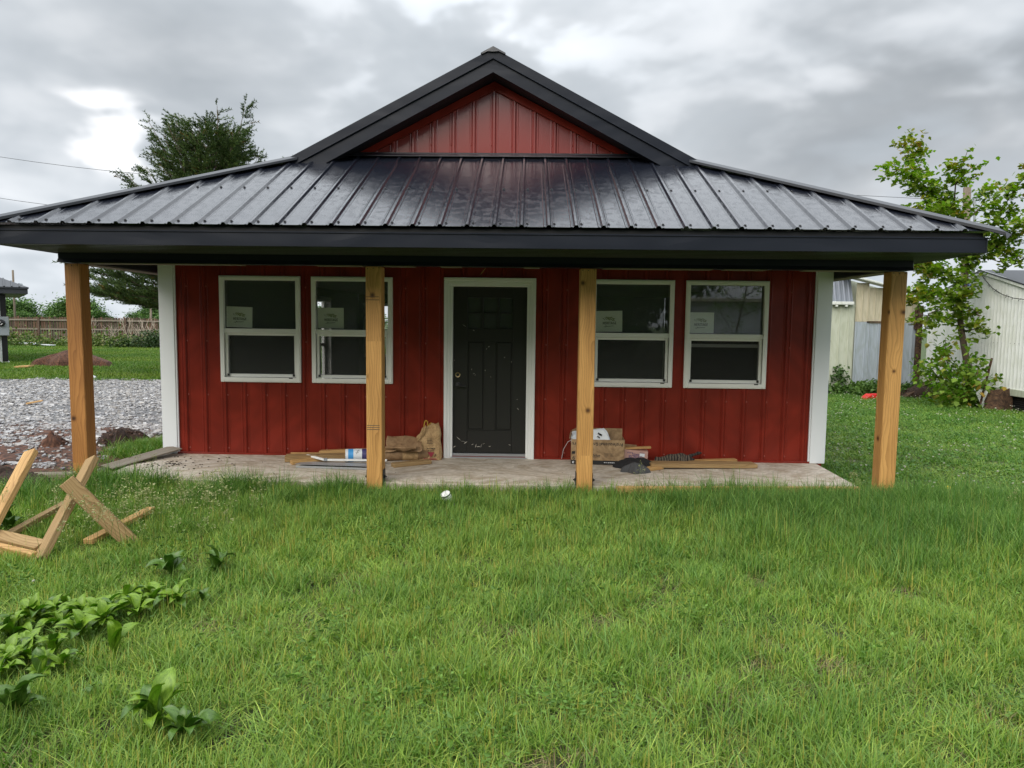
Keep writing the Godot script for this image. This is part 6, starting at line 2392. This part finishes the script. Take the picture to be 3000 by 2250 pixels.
func lawn() -> void:
	var g := [Color(.125, .218, .038), Color(.155, .252, .046), Color(.097, .182, .036), Color(.19, .285, .060), Color(.118, .215, .060), Color(.110, .202, .042), Color(.23, .31, .070)]
	var gy := g + [Color(.27, .31, .05), Color(.32, .32, .09)]
	# --- front lawn
	var root := group_node("front_lawn", self)
	root.set_meta("kind", "stuff")
	tag(root, "thick green unmown grass covering the front yard before the porch", "grass")
	var meshes := [clump_mesh(22, .07, .165, .0048, .55, gy), clump_mesh(22, .07, .18, .0046, .75, g), clump_mesh(20, .08, .15, .0055, 1.2, g)]
	var pl := [[], [], []]
	var tn := [[], [], []]
	var tall := []
	var tall_t := []
	for i in 39000:
		var z := rf(1.22, 6.6)
		var x := rf(-8.4, 8.4)
		if not seen(x, z, 2.6):
			continue
		if x < -4.25 and z < 1.7:
			continue
		if x < -4.6 and z < 2.2 and nz.get_noise_2d(x * 2, z * 2) > -.15:
			continue
		var n := nz.get_noise_2d(x * 2.2, z * 2.2)
		var n2 := nz2.get_noise_2d(x * 5.0 + 70.0, z * 5.0)
		var bare := nz.get_noise_2d(x * 3.2 + 200.0, z * 3.2)
		if bare > .40 and z > 2.6 and rng.randf() < .6:
			continue
		var lush := smoothstep(3.6, 1.6, z + n * .6) * .5 + smoothstep(.8, 2.6, x) * smoothstep(4.2, 2.4, z) * .7
		lush = clampf(lush + n * .25, 0, 1)
		var h := rf(.7, 1.2) * (0.60 + .78 * lush + n2 * .32) * (1.45 if rng.randf() < .10 else 1.0)
		var v := rng.randi() % 3
		var y := ground_y(x, z)
		pl[v].append(Transform3D(Basis(Vector3.UP, rf(0, TAU)) * Basis.from_scale(Vector3(1, h, 1)), Vector3(x, y, z)))
		var pat := nz.get_noise_2d(x * 1.1 + 90.0, z * 1.6 + 40.0)
		var c := Color(1.62, 1.45, 1.35).lerp(Color(.90, 1.06, 1.10), clampf(lush * .8 + n2 * .5 + pat * .7, 0, 1)) * rf(.82, 1.18)
		c.a = 1
		tn[v].append(c)
	# the taller fringe along the slab and the rank patch at the right
	for i in 5200:
		var z := 1.26 + absf(rng.randfn(0, .30))
		var x := rf(-4.7, 5.2)
		if i % 3 == 0:
			x = 3.6 + rng.randfn(0, 1.0)
			z = 1.5 + absf(rng.randfn(0, .75))
		if nz.get_noise_2d(x * 4.0, z * 3.0) < -.12 and x < 1.5:
			continue
		if x < -4.2 and z < 1.65:
			continue
		if x > .9 and x < 3.75 and z < 1.6 and rng.randf() < .62:
			continue
		if absf(x + .5) < .35 and z < 1.9 and rng.randf() < .7:
			continue
		var h := rf(.6, 1.3) * (.95 if x < 1.3 else 1.0) * (.78 if x > -1.6 and x < .9 else 1.0) * (1.15 if rng.randf() < .2 else 1.0)
		tall.append(Transform3D(Basis(Vector3.UP, rf(0, TAU)) * Basis.from_scale(Vector3(1, h, 1)), Vector3(x, ground_y(x, z), z)))
		var c := Color(.78, .92, .95) * rf(.75, 1.25)
		c.a = 1
		tall_t.append(c)
	for v in 3:
		many("grass_clumps", meshes[v], M.grass, pl[v], tn[v], root)
	many("tall_grass", clump_mesh(13, .06, .27, .0050, .95, g), M.grass, tall, tall_t, root)
	var dead := []
	var dead_t := []
	var low := []
	var low_t := []
	for i in 5200:
		var z := rf(2.2, 6.2)
		var x := rf(-6.0, 6.0)
		if not seen(x, z, .8):
			continue
		var n := nz.get_noise_2d(x * 3.2 + 200.0, z * 3.2)
		var n3 := nz.get_noise_2d(x * 2.0 - 120.0, z * 2.4)
		if n > .16 and rng.randf() < .8:
			dead.append(Transform3D(Basis(Vector3.UP, rf(0, TAU)) * Basis.from_scale(Vector3(1, rf(.7, 1.2), 1)), Vector3(x, ground_y(x, z) + .01, z)))
			dead_t.append(Color(1, 1, 1) * rf(.7, 1.2))
		elif n3 > .18 and rng.randf() < .5:
			low.append(Transform3D(Basis(Vector3.UP, rf(0, TAU)).scaled(Vector3(1, .6, 1) * rf(.7, 1.2)), Vector3(x, ground_y(x, z) + rf(.05, .10), z)))
			low_t.append(Color(1, 1, 1) * rf(.8, 1.2))
	many("dead_thatch", clump_mesh(18, .10, .06, .0045, 2.2, [Color(.27, .21, .10), Color(.20, .15, .075), Color(.33, .28, .14)]), M.grass, dead, dead_t, root)
	many("low_leaves", leaf_clump(12, .13, .03, [Color(.10, .20, .03), Color(.14, .25, .045), Color(.085, .165, .03)]), M.leaf, low, low_t, root)
	# grass at the corner of the house and beside the plank
	pl = []
	tn = []
	for i in 620:
		var x := -4.42 + rng.randfn(0, .13)
		var z := -.30 + rng.randfn(0, .24)
		if x > -4.12:
			continue
		pl.append(Transform3D(Basis(Vector3.UP, rf(0, TAU)) * Basis.from_scale(Vector3(1, rf(.7, 1.3), 1)), Vector3(x, ground_y(x, z), z)))
		tn.append(Color(1.1, 1.1, 1.0) * rf(.85, 1.15))
	for i in 500:
		var x := rf(-6.5, -4.2)
		var z := 1.85 + rng.randfn(0, .15)
		pl.append(Transform3D(Basis(Vector3.UP, rf(0, TAU)) * Basis.from_scale(Vector3(1, rf(.6, 1.4), 1)), Vector3(x, ground_y(x, z), z)))
		tn.append(Color(1.0, 1.0, .95) * rf(.85, 1.15))
	var o := many("corner_grass", clump_mesh(12, .06, .16, .0055, .9, g), M.grass, pl, tn)
	tag(o, "tuft of bright grass at the left corner of the house wall", "grass")
	# --- clover lawn on the right
	root = group_node("clover_lawn", self)
	root.set_meta("kind", "stuff")
	tag(root, "short clover and grass lawn between the house and the metal shed", "grass")
	var short := clump_mesh(22, .13, .085, .0085, 1.0, g)
	var clov := leaf_clump(16, .18, .035, [Color(.065, .15, .025), Color(.09, .18, .035), Color(.055, .125, .022)])
	pl = []
	tn = []
	var p2 := []
	var t2 := []
	for i in 26000:
		var z := rf(-10.4, 2.4)
		var x := rf(3.46, 14.0)
		if not seen(x, z, 1.2):
			continue
		var n := nz.get_noise_2d(x * 1.4, z * 1.4)
		var c := Color(1.38, 1.28, 1.2).lerp(Color(.92, 1.04, .98), clampf(.5 + n * 1.4, 0, 1)) * rf(.85, 1.15)
		c.a = 1
		if i % 5 == 0:
			p2.append(Transform3D(Basis(Vector3.UP, rf(0, TAU)).scaled(Vector3(1, .45, 1) * rf(.8, 1.5)), Vector3(x, ground_y(x, z) + .035 + n * .03, z)))
			t2.append(c)
		else:
			pl.append(Transform3D(Basis(Vector3.UP, rf(0, TAU)) * Basis.from_scale(Vector3(1, rf(.5, 1.1) * (1.0 + n * .8) * (1.6 if rng.randf() < .06 else 1.0), 1)), Vector3(x, ground_y(x, z), z)))
			tn.append(c)
	many("grass_clumps", short, M.grass, pl, tn, root)
	many("clover_leaves", clov, M.leaf, p2, t2, root)
	# clover heads
	var s := new_st()
	for i in 16:
		var a := rf(0, TAU)
		var e := Vector3(cos(a), rf(-.2, 1.2), sin(a)).normalized() * .012
		var wd := e.cross(Vector3(rf(-1, 1), rf(-1, 1), rf(-1, 1))).normalized() * .004
		face(s, [-e * .2, e * .7 + wd, e, e * .7 - wd], e)
	pl = []
	for i in 1500:
		var z := rf(-9.5, 3.2)
		var x := rf(3.5, 12.0)
		if not seen(x, z, .8) or nz.get_noise_2d(x * 1.1 + 30.0, z * 1.1) < -.10 + (.3 if z > 2 else 0.0):
			continue
		if x < 5.0 and z > 1.0:
			continue
		pl.append(Transform3D(Basis(Vector3.UP, rf(0, TAU)).scaled(Vector3.ONE * rf(.8, 1.35)), Vector3(x, ground_y(x, z) + rf(.06, .13), z)))
	for q in [[-2.27, 3.55], [-2.85, 3.95], [-2.1, 4.7]]:
		pl.append(Transform3D(Basis(), Vector3(q[0], ground_y(q[0], q[1]) + .11, q[1])))
	o = many("clover_flowers", done(s), M.petal, pl, [])
	tag(o, "small white clover flower heads dotted over the right lawn", "flowers")
	var y := thing("dandelion", "single yellow flower in the grass right of the right end post", "flower", Vector3(4.35, .0, 1.05))
	s = new_st()
	lathe(s, [Vector2(0, .012), Vector2(.022, .010), Vector2(.026, .0), Vector2(0, -.006)], Transform3D(Basis(Vector3.RIGHT, .5), Vector3.ZERO), 10)
	obj("flower_head", s, M.yellow_petal, y)
	s = smooth_st()
	tube(s, [Vector3(0, -.12, 0), Vector3(0, -.005, 0)], [.003, .003], 4)
	obj("stalk", s, M.weed_leaf, y)
	# --- far lawn on the left
	root = group_node("far_lawn", self)
	root.set_meta("kind", "stuff")
	tag(root, "bright mown grass between the gravel drive and the wooden fence", "grass")
	var far := clump_mesh(26, .34, .11, .020, 1.0, [Color(.11, .18, .03), Color(.13, .20, .035), Color(.09, .16, .028), Color(.17, .20, .05)])
	pl = []
	tn = []
	for i in 26000:
		var u := rng.randf()
		var z := -11.2 - 27.0 * u * sqrt(u)
		var x := -3.0 - rf(0, 1) * (22.0 + (-z) * .65)
		if not seen(x, z, 2.5) or x > -4.0:
			continue
		if z > -17.9 and z < -16.5 and absf(x + 16.2) < 1.6:
			continue
		var n := nz.get_noise_2d(x * .7, z * .7)
		var c := Color(1.25, 1.15, 1.0).lerp(Color(.8, .95, .8), clampf(.5 + n * 1.6, 0, 1)) * rf(.85, 1.15)
		c.a = 1
		pl.append(Transform3D(Basis(Vector3.UP, rf(0, TAU)) * Basis.from_scale(Vector3(1, rf(.5, 1.2), 1)), Vector3(x, ground_y(x, z), z)))
		tn.append(c)
	many("grass_clumps", far, M.grass, pl, tn, root)
